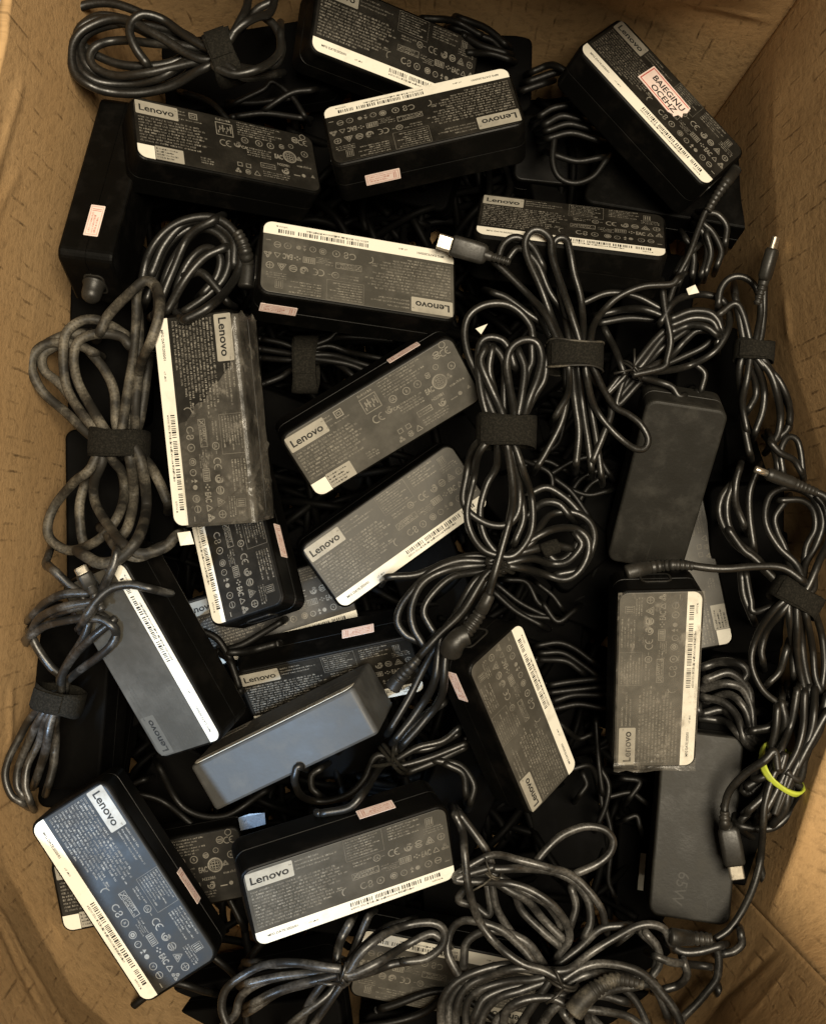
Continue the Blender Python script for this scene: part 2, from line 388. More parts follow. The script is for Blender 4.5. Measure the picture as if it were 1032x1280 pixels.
def wordline(mb, x0, x1, y, h, z, mi, seed, gap=0.5):
    r_ = random.Random(seed); x = x0
    while x < x1 - 0.8:
        n = r_.randint(2, 8)
        for _ in range(n):
            if x > x1: break
            w = r_.choice((0.16, 0.2, 0.3)); hh = h * r_.choice((1, 1, 0.72, 0.72))
            mb.quad(x, y, x + w, y + hh, z, mi)
            if r_.random() < 0.55: mb.quad(x + w, y + hh - 0.17 if r_.random() < 0.5 else y, x + w + 0.3, y + hh if r_.random() < 0.5 else y + 0.17, z, mi)
            x += w + 0.38
        x += gap
def barcode(mb, x0, x1, y0, y1, z, mi, seed, gaps=()):
    r_ = random.Random(seed); x = x0
    while x < x1:
        w = r_.choice((0.42, 0.42, 0.62, 0.95)); 
        if not any(a < x < b_ for a, b_ in gaps): mb.quad(x, y0, min(x + w, x1), y1, z, mi)
        x += w + r_.choice((0.42, 0.42, 0.6, 0.8))
def ce(mb, x, y, s, z):
    mb.arc(x, y, s, s * 0.24, 60, 300, 14, z); mb.arc(x + s * 1.55, y, s, s * 0.24, 70, 290, 14, z)
    mb.quad(x + s * 0.75, y - s * 0.11, x + s * 1.35, y + s * 0.11, z)
def swirl(mb, x, y, s, z):
    mb.arc(x, y, s, s * 0.3, -200, 80, 16, z); mb.arc(x + s * 0.1, y - s * 0.1, s * 0.55, s * 0.25, 0, 360, 12, z); mb.arc(x + s * 0.35, y + s * 0.45, s * 0.6, s * 0.25, -40, 150, 10, z)
def sring(mb, x, y, s, z):
    mb.arc(x, y, s, s * 0.24, 0, 360, 18, z); mb.line((x - s, y + s * 0.15), (x + s, y + s * 0.15), s * 0.3, z); mb.line((x - s * 0.6, y - s * 0.3), (x + s, y - s * 0.3), s * 0.22, z)
def cring(mb, x, y, s, z, t=None):
    mb.arc(x, y, s, s * 0.2, 0, 360, 18, z)
    if t: mb.text(t, x - s * 0.28 * len(t) - 0.05, y - s * 0.36, s * 1.0, z, 0, 0.02)
def recyc(mb, x, y, s, z):
    for k in range(3):
        a = R(90 + 120 * k); mb.tri(x + math.cos(a) * s * 0.62, y + math.sin(a) * s * 0.62, s * 0.5, s * 0.3, z, 0, 90)
def fill_tri(mb, x, y, s, z): mb.add([(x + s * math.cos(R(90 + 120 * k)), y + s * math.sin(R(90 + 120 * k)), z) for k in range(3)], [(0, 1, 2)])
def print_A():
    L, W, H = DIM['A']; z = H + 0.27; mb = MB(); n = 0
    for i, (a, b_) in enumerate([(-27, -14), (-27, -6), (-27, -9)]): wordline(mb, a, b_, 18.2 - i * 2.2, 0.95, z, 0, i)
    ends = [-8, -4, -6, -3, -9, -5, -14, -10, -7, -12, -18, -26]
    for i, e in enumerate(ends): wordline(mb, -50.5, e, 8.6 - i * 1.85, 1.05, z, 0, 30 + i, 0.7)
    for i in range(7): wordline(mb, -1, 16 - (i % 3) * 2, 19.2 - i * 1.55, 0.8, z, 0, 60 + i, 0.35)
    mb.frame(-2, 8.6, 18, 20.9, 0.14, z)
    for i in range(5): wordline(mb, 21, 38 - (i % 2) * 5, 19.4 - i * 1.6, 0.85, z, 0, 80 + i)
    mb.frame(41, 13.5, 45, 18.5, 0.2, z)
    for x in (41.8, 42.9, 44.0): mb.quad(x, 14.3, x + 0.4, 17.8, z)
    for i in range(3): wordline(mb, 39.5, 50, 12.2 - i * 1.35, 0.75, z, 0, 95 + i)
    # first row of marks
    y = 5.4
    cring(mb, 13.5, y, 2.0, z, 'UL'); mb.line((16, y), (17.6, y), 0.3, z)
    ce(mb, 21.5, y, 2.1, z); swirl(mb, 30.2, y, 2.2, z); sring(mb, 36.0, y, 2.2, z); mb.tri(42, y - 0.5, 2.7, 0.35, z); mb.tri(42, y - 0.6, 1.3, 0.5, z)
    cring(mb, 48.2, y, 2.1, z); mb.line((46.8, y), (49.6, y), 0.3, z); mb.line((48.2, y - 1.4), (48.2, y + 1.4), 0.3, z)
    for i in range(2): wordline(mb, 1, 11 - i * 3, 6.2 - i * 1.7, 0.9, z, 0, 110 + i)
    # second row
    y = -1.2
    mb.frame(3.2, y - 1.6, 13.6, y + 2.2, 0.3, z); mb.text('SAFETY', 3.9, y + 0.25, 2.1, z, 0, 0.02, 1.05); wordline(mb, 4.2, 12.8, y - 1.1, 1.0, z, 0, 120)
    mb.line((0, y - 1.2), (2.4, y + 1.4), 0.5, z); mb.line((0.3, y + 1.3), (2.2, y - 1.1), 0.3, z); mb.frame(-0.6, y - 1.8, 2.8, y + 2.0, 0.25, z)
    wordline(mb, 15, 20, y + 0.6, 0.9, z, 0, 121); wordline(mb, 15, 19, y - 1.0, 0.9, z, 0, 122)
    mb.frame(24.5, y - 1.8, 31, y + 1.9, 0.35, z)
    for x in (25.3, 26.4, 27.6, 28.6, 29.5): mb.quad(x, y - 1.2, x + 0.55, y + 1.3, z)
    for x, yy in ((32.3, 0), (33.6, 0.9), (33.6, -0.9), (34.9, 0)): mb.quad(x, y + yy - 0.4, x + 0.8, y + yy + 0.4, z)
    for x in (36.4,): mb.text('EAC', x, y - 1.7, 4.6, z, 0, 0.03, 0.62)
    mb.tri(44.6, y - 0.4, 1.9, 0.4, z); recyc(mb, 49.6, y, 2.0, z)
    # third row
    y = -8.0
    mb.arc(4.6, y + 0.3, 2.0, 0.55, 60, 330, 12, z); mb.arc(8.0, y + 0.9, 1.2, 0.5, -80, 200, 10, z); mb.arc(8.0, y - 0.9, 1.2, 0.5, 100, 380, 10, z)
    cring(mb, 13.4, y, 2.1, z, 'R'); cring(mb, 20.6, y, 2.0, z); mb.arc(20.6, y, 1.2, 0.8, 0, 360, 10, z)
    cring(mb, 26.0, y - 0.3, 1.8, z, 'i'); fill_tri(mb, 30.4, y + 0.6, 1.2, z); fill_tri(mb, 30.4, y - 1.2, 0.9, z); mb.arc(33.6, y, 1.3, 1.2, 0, 360, 10, z)
    cring(mb, 39.4, y, 2.0, z, 'V'); cring(mb, 44.8, y + 0.2, 1.9, z); mb.line((43.4, y + 0.2), (46.2, y + 0.2), 0.5, z)
    mb.quad(48.4, y - 2.2, 51, y - 1.7, z); mb.arc(-4.5, y, 2.6, 0.5, 90, 230, 10, z); wordline(mb, -9, -6, y + 3, 0.9, z, 0, 140)
    for k in range(4): wordline(mb, 20 - k, 24, 3.2 - k * 1.0 - 4.2, 0.6, z, 0, 150 + k)
    return mm(mb).mesh('fine_print', M['print'])
def print_B():
    L, W, H = DIM['B']; z = H + 0.27; mb = MB()
    wordline(mb, -28, -24, 16.5, 0.9, z, 0, 1); wordline(mb, -28, -24, 14.4, 0.9, z, 0, 2)
    mb.frame(-22, 13.2, -17.2, 17.6, 0.6, z); mb.frame(-20.8, 14.4, -18.4, 16.4, 0.35, z)
    wordline(mb, -29, -15, 11.2, 0.9, z, 0, 3)
    ends = [-16, -14, -17, -13, -15, -18, -14, -20, -16]
    for i, e in enumerate(ends): wordline(mb, -50.5, e, 6.9 - i * 2.0, 1.15, z, 0, 10 + i, 0.7)
    for i in range(3): wordline(mb, -18, -11, -13 - i * 1.6, 0.9, z, 0, 40 + i)
    mb.frame(-7, 6.5, 3, 15.6, 0.45, z); wordline(mb, -6.5, 2, 16.8, 1.5, z, 0, 44, 0.4)
    for k in range(9): mb.quad(-5.8 + 0.9 * k, 8 + (k * 37 % 5), -5.2 + 0.9 * k, 10 + (k * 23 % 5), z)
    for i in range(6): wordline(mb, 6, 32 - (i % 3) * 3, 18 - i * 1.7, 0.9, z, 0, 50 + i)
    ce(mb, -3.5, 1.4, 2.3, z); swirl(mb, 4.6, 2.2, 2.0, z); mb.text('CA', 6.8, 0.2, 2.6, z, 0, 0.02)
    for x, t in ((9.5, 'UL'), (18, 'B'), (25, 'R')): cring(mb, x, 6.4, 2.2, z, t)
    sring(mb, 32, 7.6, 1.7, z); cring(mb, 38, 9.4, 1.6, z, 'i')
    cring(mb, 36.2, 1.2, 4.3, z); mb.frame(34.4, -0.6, 38, 3, 0.4, z); mb.line((33.4, 1.2), (39, 1.2), 0.4, z); mb.line((36.2, -1.6), (36.2, 4), 0.4, z); mb.arc(36.2, 1.2, 3.1, 0.3, 0, 360, 16, z)
    ce(mb, 45.2, 14, 2.0, z); sring(mb, 41.3, 14.8, 2.2, z); cring(mb, 46.5, 18.3, 1.9, z); cring(mb, 46, 5.5, 2.2, z, 'K')
    mb.text('EAC', 26.5, -1.8, 4.4, z, 0, 0.03, 0.62)
    for i in range(4): wordline(mb, 10, 24, 1 - i * 1.6, 0.9, z, 0, 70 + i)
    mb.text('N22981', 27.5, -6.6, 2.4, z, 0, 0.02); wordline(mb, 40, 50, -4.8, 1.4, z, 0, 75); recyc(mb, 42, 1, 1.6, z)
    mb.frame(17, -10.6, 26, -7.2, 0.35, z); wordline(mb, 17.8, 25.5, -9.5, 1.3, z, 0, 76, 0.3); swirl(mb, 32, -10, 2.2, z)
    mb.quad(37, -11.6, 41, -11.0, z); mb.arc(43.2, -10.6, 1.2, 1.1, 0, 360, 10, z); fill_tri(mb, 49, -10.2, 1.5, z)
    for x in (3, 8): mb.frame(x, -13, x + 3, -10.2, 0.4, z)
    sring(mb, 8.8, -16, 1.7, z); mb.tri(14.2, -16, 2.1, 0.35, z); recyc(mb, 3, -16.3, 1.7, z)
    for i in range(3): wordline(mb, 18, 34, -13.6 - i * 1.5, 0.8, z, 0, 90 + i)
    return mm(mb).mesh('fine_print', M['print'])
def strip_A():
    L, W, H = DIM['A']; mb = MB(); pts = clip_strip('A', 7.6); z = H + 0.34
    loft(mb, [[(x, y, H + 0.1) for x, y in pts], [(x, y, z - 0.04) for x, y in pts]], cap0=False)
    mb.text('MFG DATE:2020/01', -47, -18.0, 1.9, z, 1, 0.02); 
    barcode(mb, -4, 45, -17.6, -15.2, z, 1, 5, ((8, 9), (22, 23.4), (34, 35.2)))
    wordline(mb, -4, 30, -19.4, 1.25, z, 1, 77, 0.2); wordline(mb, 40, 46, -19.6, 1.1, z, 1, 78, 0.2); wordline(mb, -26, -21, -18.6, 1.0, z, 1, 79)
    return mm(mb).mesh('barcode_strip', [M['paper'], M['ink']])
def plate(k):
    L, W, H = DIM[k]; mb = MB(); z = H + 0.30; y1 = W / 2 - 3.0; x0 = -51.6
    loft(mb, [[(x0 + 11.7 + x, y1 - 4.5 + y, zz) for x, y in rrect(23.4, 9.0, 0.6, 2)] for zz in (H + 0.1, H + 0.25)], cap0=False)
    mb.text('Lenovo', x0 + 1.6, y1 - 6.6, 5.9, z, 1, 0.022, 1.10); mb.text('TM', x0 + 21.4, y1 - 2.6, 1.1, z, 1)
    return mm(mb).mesh('logo_plate', [M['plate'], M['ink']])
def sub_B():
    L, W, H = DIM['B']; mb = MB(); z = H + 0.34
    pts = clip_strip('B', 8.6, -43.4); loft(mb, [[(x, y, H + 0.1) for x, y in pts], [(x, y, z - 0.04) for x, y in pts]], cap0=False)
    loft(mb, [[(-35.4 + x, -15.2 + y, zz) for x, y in rrect(15.4, 9.0, 0.3, 1)] for zz in (H + 0.1, z - 0.04)], 1, cap0=False)
    for i in range(4): wordline(mb, -42.4, -31 - (i % 2) * 2, -12.9 - i * 1.9, 1.1, z, 2, 200 + i, 0.35)
    return mm(mb).mesh('serial_label', [M['paper'], M['plate'], M['ink']])
def sticker_mesh():
    mb = MB(); loft(mb, [[(x, y, zz) for x, y in rrect(19.5, 7.6, 0.4, 2)] for zz in (-0.1, 0.14)], cap0=False); return mm(mb).mesh('side_sticker', M['pinkpaper'])
def sticker_print_mesh():
    mb = MB(); z = 0.20; mb.frame(-8.9, -3.1, 8.9, 3.1, 0.22, z)
    for i in range(3): wordline(mb, -7.6, 5.4 - i, 1.2 - i * 1.55, 1.05, z, 0, 300 + i, 0.25)
    barcode(mb, 6.0, 8.2, -2.4, 2.4, z, 0, 4); return mm(mb).mesh('sticker_print', M['pinkink'])
def inlet_mesh(k):
    L, W, H = DIM[k]; mb = MB()
    def rr(s, x): return [(x, a * s, b_ * s + H * 0.45) for a, b_ in rrect(17, 11, 3.4, 4)]
    loft(mb, [rr(1.0, L / 2 - 0.4)[::1], rr(1.0, L / 2 + 0.5), rr(0.86, L / 2 + 0.5)], 0, False, False)
    loft(mb, [rr(0.86, L / 2 + 0.5), rr(0.86, L / 2 - 0.1)], 1, False, True); return mm(mb).mesh('power_inlet', [M['boot'], M['hole']])
ME = {}
for k in 'AB':
    ME['body', k] = body_mesh(k); ME['panel', k] = panel_mesh(k, 'panel'); ME['panel_dark', k] = panel_mesh(k, 'panel_dark'); ME['plate', k] = plate(k)
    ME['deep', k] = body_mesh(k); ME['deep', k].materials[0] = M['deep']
    ME['inlet', k] = inlet_mesh(k); ME['plain', k] = body_mesh(k); ME['plain', k].materials[0] = M['plain']
ME['print', 'A'] = print_A(); ME['print', 'B'] = print_B(); ME['strip'] = strip_A(); ME['serial'] = sub_B()
ME['sticker'] = sticker_mesh(); ME['sticker_print'] = sticker_print_mesh()

# pose of every charger that shows: base centre (x, y, z) and quaternion
POSES = {
    'c1': (-0.02202, 0.27554, -0.03428, 0.96835, 0.00291, 0.24108, -0.06451),
    'c2': (0.00804, 0.20600, -0.00060, -0.10136, -0.03502, 0.20678, 0.97249),
    'c3': (0.13389, 0.22824, -0.02283, 0.89685, -0.19026, 0.10306, -0.38581),
    'c4': (-0.11551, 0.19391, -0.00552, -0.94982, 0.17470, -0.25529, -0.04640),
    'c6': (-0.03616, 0.11842, 0.01251, -0.02096, -0.13864, -0.15879, -0.97731),
    'c7': (0.08824, 0.14399, -0.01412, -0.93615, 0.34346, -0.00015, 0.07523),
    'c8': (-0.09952, 0.04735, 0.03752, -0.72707, -0.11875, 0.03526, 0.67529),
    'c9': (-0.02291, 0.06031, 0.00490, -0.93603, -0.22471, -0.06808, -0.26215),
    'c10': (-0.01585, -0.00409, -0.03702, 0.94557, 0.10272, 0.08399, 0.29714),
    'c11': (-0.09411, -0.01090, -0.01412, 0.79280, 0.04431, -0.16443, -0.58520),
    'c12': (-0.13086, -0.06962, 0.02461, -0.52784, 0.03054, 0.24541, -0.81254),
    'c13': (-0.06130, -0.14097, -0.00938, -0.73443, 0.62603, 0.24324, -0.09765),
    'c14': (-0.05089, -0.08497, -0.05700, 0.94684, 0.30268, 0.00653, 0.10880),
    'c15': (0.04459, -0.11470, -0.01731, -0.46666, -0.32090, -0.12301, -0.81494),
    'c16': (0.13348, -0.08307, -0.00325, -0.68297, -0.11049, 0.14097, -0.70815),
    'c17': (0.15098, 0.02779, -0.03963, 0.62738, 0.22031, 0.16015, -0.72953),
    'c18': (0.16908, -0.18435, -0.04758, -0.67065, -0.04054, 0.06324, 0.73796),
    'c19': (0.17028, -0.03306, -0.08465, -0.63951, 0.02604, -0.00726, -0.76830),
    'c20': (-0.14481, -0.19167, 0.03204, -0.87741, -0.01988, -0.01370, 0.47914),
    'c21': (-0.14869, -0.20537, -0.02953, -0.99501, -0.04199, -0.02428, -0.08722),
    'c22': (-0.03955, -0.17697, 0.03452, -0.97140, -0.15570, -0.15257, -0.09411),
    'c23': (0.02048, -0.26565, -0.04959, 0.09052, -0.02315, -0.11525, 0.98893),
    'c26': (-0.09395, -0.06336, -0.08494, -0.98633, 0.01694, -0.07550, -0.14547),
    'c5': (-0.15314, 0.17183, 0.01238, 0.55617, 0.36863, -0.59046, -0.45403),
    'c24': (0.16660, 0.19937, -0.06846, 0.98662, -0.08397, -0.07267, -0.11937),
    'c25': (0.12214, 0.24133, -0.11474, -0.05029, -0.00153, 0.00541, -0.99872),
}
ROOT = {}; BOXES = []
def frame_of(key):
    p = POSES[key]; return Matrix.Translation(p[:3]) @ Quaternion(p[3:]).normalized().to_matrix().to_4x4()
def box_of(mat, k):
    L, W, H = [d * 0.001 for d in DIM[k]]
    vs = [mat @ Vector((sx * L / 2, sy * W / 2, z)) for z in (0, H) for sx, sy in ((-1, -1), (1, -1), (1, 1), (-1, 1))]
    BOXES.append(vs)
def charger(key, kind, label, style='label', sticker=None, dark=False, inlet=True):
    p = POSES[key]; root = thing('laptop_charger', label, 'charger', p[:3], Quaternion(p[3:]).normalized(), 'laptop chargers heaped in the box')
    ROOT[key] = root; L, W, H = DIM[kind]; box_of(frame_of(key), kind)
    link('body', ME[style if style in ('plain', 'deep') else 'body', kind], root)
    if key == 'c13':
        bo = [c for c in root.children][0]; bo.data = body_mesh('A', False, 3.2); bo.data.materials[0] = M['smooth']
    if style == 'label':
        pn = link('rating_label', ME['panel_dark' if dark else 'panel', kind], root)
        link('logo_plate', ME['plate', kind], pn); link('fine_print', ME['print', kind], pn)
        if key == 'c12':
            for c in pn.children:
                c.data = c.data.copy(); c.data.materials[0] = M['plate_faint' if c.name.startswith('logo') else 'print_faint']
        link('barcode_strip' if kind == 'A' else 'serial_label', ME['strip'] if kind == 'A' else ME['serial'], pn)
    if inlet: link('power_inlet', ME['inlet', kind], root)
    if sticker:
        u, side, z = sticker
        s = link('side_sticker', ME['sticker'], root, (u * 0.001, side * (W / 2) * 0.001, z * 0.001))
        s.rotation_euler = (R(90), 0, R(180) if side > 0 else 0)
        link('sticker_print', ME['sticker_print'], s)
    return root
charger('c1', 'A', 'charger cut off by the top edge of the photo, between coil and far wall', dark=True)
charger('c2', 'A', 'upside-down charger at the top centre, white strip on its far edge, tall black front', sticker=(28, 1, 14), dark=True)
charger('c3', 'A', 'charger leaning against the far right corner with a red-bordered paper sticker on its label', dark=True)
charger('c4', 'B', 'dark charger below the top left coil of cable with a small white corner label', dark=True)
charger('c5', 'A', 'charger lying on its narrow side against the left wall with a pinkish sticker facing up', style='body', sticker=(30, 1, 14))
charger('c6', 'A', 'upside-down charger above the middle, a metal cable plug touching its white strip', sticker=(41, 1, 16))
charger('c7', 'A', 'charger right of the upper middle, its white strip crossed by looped cable', dark=True)
charger('c8', 'A', 'upright charger on the left half wrapped in torn clear film, beside the scuffed grey cable', dark=True)
charger('c9', 'B', 'grey-sheened charger at the centre with a white square label at its lower left corner', sticker=(28, 1, 15))
charger('c10', 'A', 'charger below the centre one, white strip on its lower edge, cable over its right end', dark=False)
charger('c11', 'A', 'half-hidden charger sticking out from under the film-wrapped charger, barcode strip on its left', sticker=(16, 1, 16), dark=True)
charger('c12', 'A', 'charger on the left, white strip on its right edge, its print faint under dull film')
charger('c13', 'A', 'charger standing on edge in the lower left with its plain long side in bluish light', inlet=False)
charger('c14', 'A', 'charger tilted in the shadow behind the bluish lit one standing on edge', sticker=(22, 1, 15), dark=True)
charger('c15', 'A', 'steeply tilted charger right of the lower middle with pinkish sticker on its left side', sticker=(38, 1, 14))
charger('c16', 'A', 'film-covered charger on the right lying lengthwise with its cable boot across the upper end')
charger('c17', 'A', 'charger lying face down on the right with a blank matte back and no writing', style='plain', inlet=False)
charger('c18', 'A', 'charger lying face down at the lower right with 65W moulded in its matte back', style='plain', inlet=False)
charger('c19', 'B', 'narrow glimpse of a charger between the blank-backed charger and the cables by the right wall')
charger('c20', 'A', 'charger in the bottom left corner, bluish lit, a wide white strip down its left edge', sticker=(18, 1, 14), dark=True)
charger('c21', 'B', 'shaded charger under the bottom left one, only its middle and a white corner showing', dark=True)
charger('c22', 'A', 'large charger at the bottom centre with a cream strip dated along its lower edge', sticker=(20, 1, 15))
charger('c23', 'A', 'charger at the bottom edge buried under cables with only its pale strip showing')
charger('c24', 'A', 'plain black charger poking out to the right under the one with the red-bordered sticker', style='body')
charger('c25', 'A', 'deep black charger behind the cable-crossed one, a pale pink sticker on its edge', style='body', sticker=(-28, 1, 20))
charger('c26', 'A', 'charger deep below the centre left, glimpsed between the half-hidden charger and the shaded one', dark=True)

# more chargers fill the box under the ones on top
deep = [(-0.15, 0.23, -0.10, 20), (-0.02, 0.24, -0.115, -15), (0.13, 0.21, -0.125, 8), (-0.14, 0.13, -0.075, 75), (-0.03, 0.15, -0.10, 5), (0.08, 0.10, -0.115, 40),
        (0.16, 0.12, -0.11, 80), (-0.17, 0.03, -0.09, 85), (-0.08, 0.06, -0.105, -20), (0.03, 0.045, -0.12, 15), (0.12, 0.02, -0.13, -30), (0.19, 0.02, -0.11, 88),
        (-0.18, -0.08, -0.10, 80), (-0.09, -0.04, -0.135, 30), (0.02, -0.06, -0.12, -70), (0.09, -0.06, -0.115, 85), (0.19, -0.09, -0.12, 95), (-0.16, -0.19, -0.09, 60),
        (-0.06, -0.15, -0.115, 10), (0.03, -0.17, -0.11, 70), (0.10, -0.18, -0.12, 100), (0.16, -0.22, -0.135, 85), (-0.06, -0.24, -0.10, -10), (0.06, -0.25, -0.115, 5), (-0.20, -0.13, -0.075, 85), (-0.11, -0.12, -0.10, 30), (0.13, -0.02, -0.10, 70), (0.08, 0.0, -0.10, -50), (0.07, -0.11, -0.125, 60), (-0.10, -0.30, -0.09, 10), (0.02, -0.315, -0.10, -5), (0.12, -0.30, -0.10, 20), (0.20, -0.14, -0.09, 80), (0.21, -0.03, -0.085, 92), (0.18, 0.07, -0.09, 85), (-0.185, 0.11, -0.055, 88), (-0.188, -0.005, -0.055, 92), (-0.195, -0.11, -0.045, 90), (0.215, 0.06, -0.10, 90), (0.222, -0.06, -0.10, 88), (0.195, -0.17, -0.06, 84), (-0.10, 0.28, -0.07, 5), (0.02, 0.285, -0.08, 0), (0.13, 0.262, -0.12, 3), (-0.09, -0.315, -0.06, 8), (0.02, -0.325, -0.06, 0), (0.12, -0.31, -0.07, -6)]
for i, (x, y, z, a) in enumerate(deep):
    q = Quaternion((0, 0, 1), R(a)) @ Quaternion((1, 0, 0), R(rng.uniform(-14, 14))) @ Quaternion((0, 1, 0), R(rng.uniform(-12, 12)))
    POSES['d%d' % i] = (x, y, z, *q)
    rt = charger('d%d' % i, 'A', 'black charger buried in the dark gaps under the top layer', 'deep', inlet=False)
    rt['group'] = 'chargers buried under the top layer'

# the bottom of the heap: a black tangle nobody could count
def tube_mesh_tangle():
    mb = MB(); g = random.Random(3)
    ox = [p[0] for p in ring]; oy = [p[1] for p in ring]
    def inside(x, y):
        c = False; n = len(ox); j = n - 1
        for i in range(n):
            if (oy[i] > y) != (oy[j] > y) and x < (ox[j] - ox[i]) * (y - oy[i]) / (oy[j] - oy[i]) + ox[i]: c = not c
            j = i
        return c
    k = 0
    while k < 1000:
        x, y = g.uniform(-0.23, 0.25), g.uniform(-0.34, 0.32)
        if not inside(x, y): continue
        a = g.uniform(0, 6.28); bend = g.uniform(-9, 9); z = ZF + 0.012 + g.random() * 0.06 if k % 3 else g.uniform(-0.125, -0.085); P = []
        for q in range(26):
            P.append((x, y, z + 0.012 * math.sin(q * 0.4 + k))); x += math.cos(a) * 0.006; y += math.sin(a) * 0.006; a += bend * 0.006 * 5 * (0.4 + 0.6 * math.sin(q * 0.2 + k))
            if not inside(x * 1.07, y * 1.07): break
        if len(P) > 6: tube(mb, np.array(P), 0.0026, 5); k += 1
    return mb
tg = tube_mesh_tangle().build('cable_tangle', plastic('shade_darkened_tangle_rubber', (0.0015, 0.0014, 0.0012), (0.003, 0.0028, 0.0024), 0.6, 0.08, relief=0), None, True)  # rubber colour lowered so the bottom of the heap reads as shade
tg['kind'] = 'stuff'; tg['label'] = 'black mass of cable at the bottom of the box'

# things that only some chargers have
def on_root(key, name, mb, mats, smooth=True, parent=None):
    """part modelled in place: its points go into the charger's own frame"""
    inv = frame_of(key).inverted(); mb.v = [tuple(inv @ Vector(p)) for p in mb.v]
    return mb.build(name, mats, parent or ROOT[key], smooth)
def film(key, u1, v0, v1, wrap, edge, amp, seed, ripple=()):
    """clear film over the label from a torn edge to u1; beyond the +y edge it wraps down the long side"""
    L, W, H = DIM['A']; mb = MB(); vs_ = np.arange(v0, v1 + wrap + 1e-6, 0.9); nt_ = 110
    for v in vs_:
        ue = edge(v)
        for i in range(nt_ + 1):
            u = ue + (u1 - ue) * i / nt_
            n1 = noise.noise(Vector((u * 0.09, v * 0.09, seed))) + 0.6 * abs(noise.noise(Vector((u * 0.22, v * 0.3, seed + 3))))
            h = 0.55 + amp * (0.4 + n1) + 0.7 * math.exp(-(u - ue) / 0.8)
            for a, b_, w, hh in ripple: h += hh * math.exp(-((u * a + v * b_ - w) / 0.9) ** 2)
            h = max(h, 0.45); vv = v - W / 2 + 1.0
            if vv <= 0: p = (u, v, H + h)
            else:
                t = min(vv / 3.0, 1.0) * math.pi / 2
                p = (u, W / 2 - 1.0 + (1.0 + h) * math.sin(t), H - 1.0 + (1.0 + h) * math.cos(t) - max(0, vv - 3.0))
            mb.v.append(p)
    n = nt_ + 1
    for j in range(len(vs_) - 1):
        for i in range(nt_): mb.f.append((j * n + i, j * n + i + 1, (j + 1) * n + i + 1, (j + 1) * n + i)); mb.m.append(0)
    return mm(mb).build('plastic_film', M['film'], ROOT[key], True)
nz = lambda u, v, s: noise.noise(Vector((u * 0.16, v * 0.16, s))) * 5
def edge8(v):
    e = -28 + (20 - v) * 0.95 + nz(0, v, 3.3) + 0.8 * noise.noise(Vector((v * 0.9, 2, 7)))       # torn slanting edge
    f = max(0.0, min(1.0, (v - 18.0) / 3.5)); return e * (1 - f) + (-51 + 0.6 * nz(0, v, 5.0)) * f
film('c8', 53.5, -14.5, 23, 25, edge8, 0.5, 11.0, [(0, 1, 20.5, 0.9), (1, 0.0, 34, 0.7), (1, 0.7, 48, 1.3), (1, -0.8, 22, 0.7)])
film('c16', 53, -22.5, 22.5, 0, lambda v: -55.2 + 0.4 * nz(0, v, 1.2), 0.35, 21.0, [(1, 0.06, -50, 1.0), (1, 0.04, -46, 0.9), (1, -0.05, -53.5, 1.4), (1, 0.5, 42, 0.6), (0, 1, 17, 0.3), (1, 0.9, 38, 0.5)])
# red-bordered paper sticker with hand-set capitals on the charger by the far corner
mb = MB(); H = 29
outline = [(-16.5, -8), (10, -8), (12.5, -6.4), (14.2, -7.2), (15, -3.2), (17.5, -2.4), (15.8, 0.6), (17.2, 3.2), (16.0, 8), (-16.5, 8)]
loft(mb, [[(x, y, H + 0.3) for x, y in outline], [(x, y, H + 0.55) for x, y in outline]], cap0=False)
z = H + 0.62
mb.quad(-15.6, 6.3, 15.4, 7.0, z, 1); mb.quad(-15.6, -7.1, 9.6, -6.4, z, 1); mb.quad(-15.6, -6.4, -14.9, 6.3, z, 1)
mb.text('BAIEGINU', -11.5, 0.2, 6.2, z, 2, 0.02, 0.95); mb.text('OCEHZ', -8.0, -5.6, 6.0, z, 2, 0.02, 1.0)
st = mm(mb).build('paper_sticker', [M['pinkpaper'], M['redink'], M['ink']], ROOT['c3']); st.location = (-0.003, 0.005, 0); st.rotation_euler = (0, 0, R(-3))
st.location.z = 0.0
mb = MB(); loft(mb, [[(x, 5.5 * k * math.cos(R(15 * q)), 14 + 5.5 * k * math.sin(R(15 * q))) for q in range(24)] for x, k in ((53.5, 1.15), (55, 1.15), (55.4, 1.0), (61, 0.97), (63.5, 0.85), (65, 0.55), (65.5, 0.2))])
mm(mb).build('cable_boot', M['boot'], ROOT['c5'], True)
# 65W moulded into the plain back
mb = MB(); mb.text('65W', -8, 0, 9.5, 29.05, 0, 0.0, 1.0)
tx = mb.v; n = len(tx)
raised = MB(); raised.add(tx, mb.f); 
o65 = mm(raised).build('moulded_lettering', plastic('moulded_grey_lettering', (0.024, 0.0225, 0.019), (0.034, 0.032, 0.027), 0.45, 0.35), ROOT['c18'])
o65.location = (0.034, -0.009, 0.00006); o65.rotation_euler = (0, 0, R(-10))


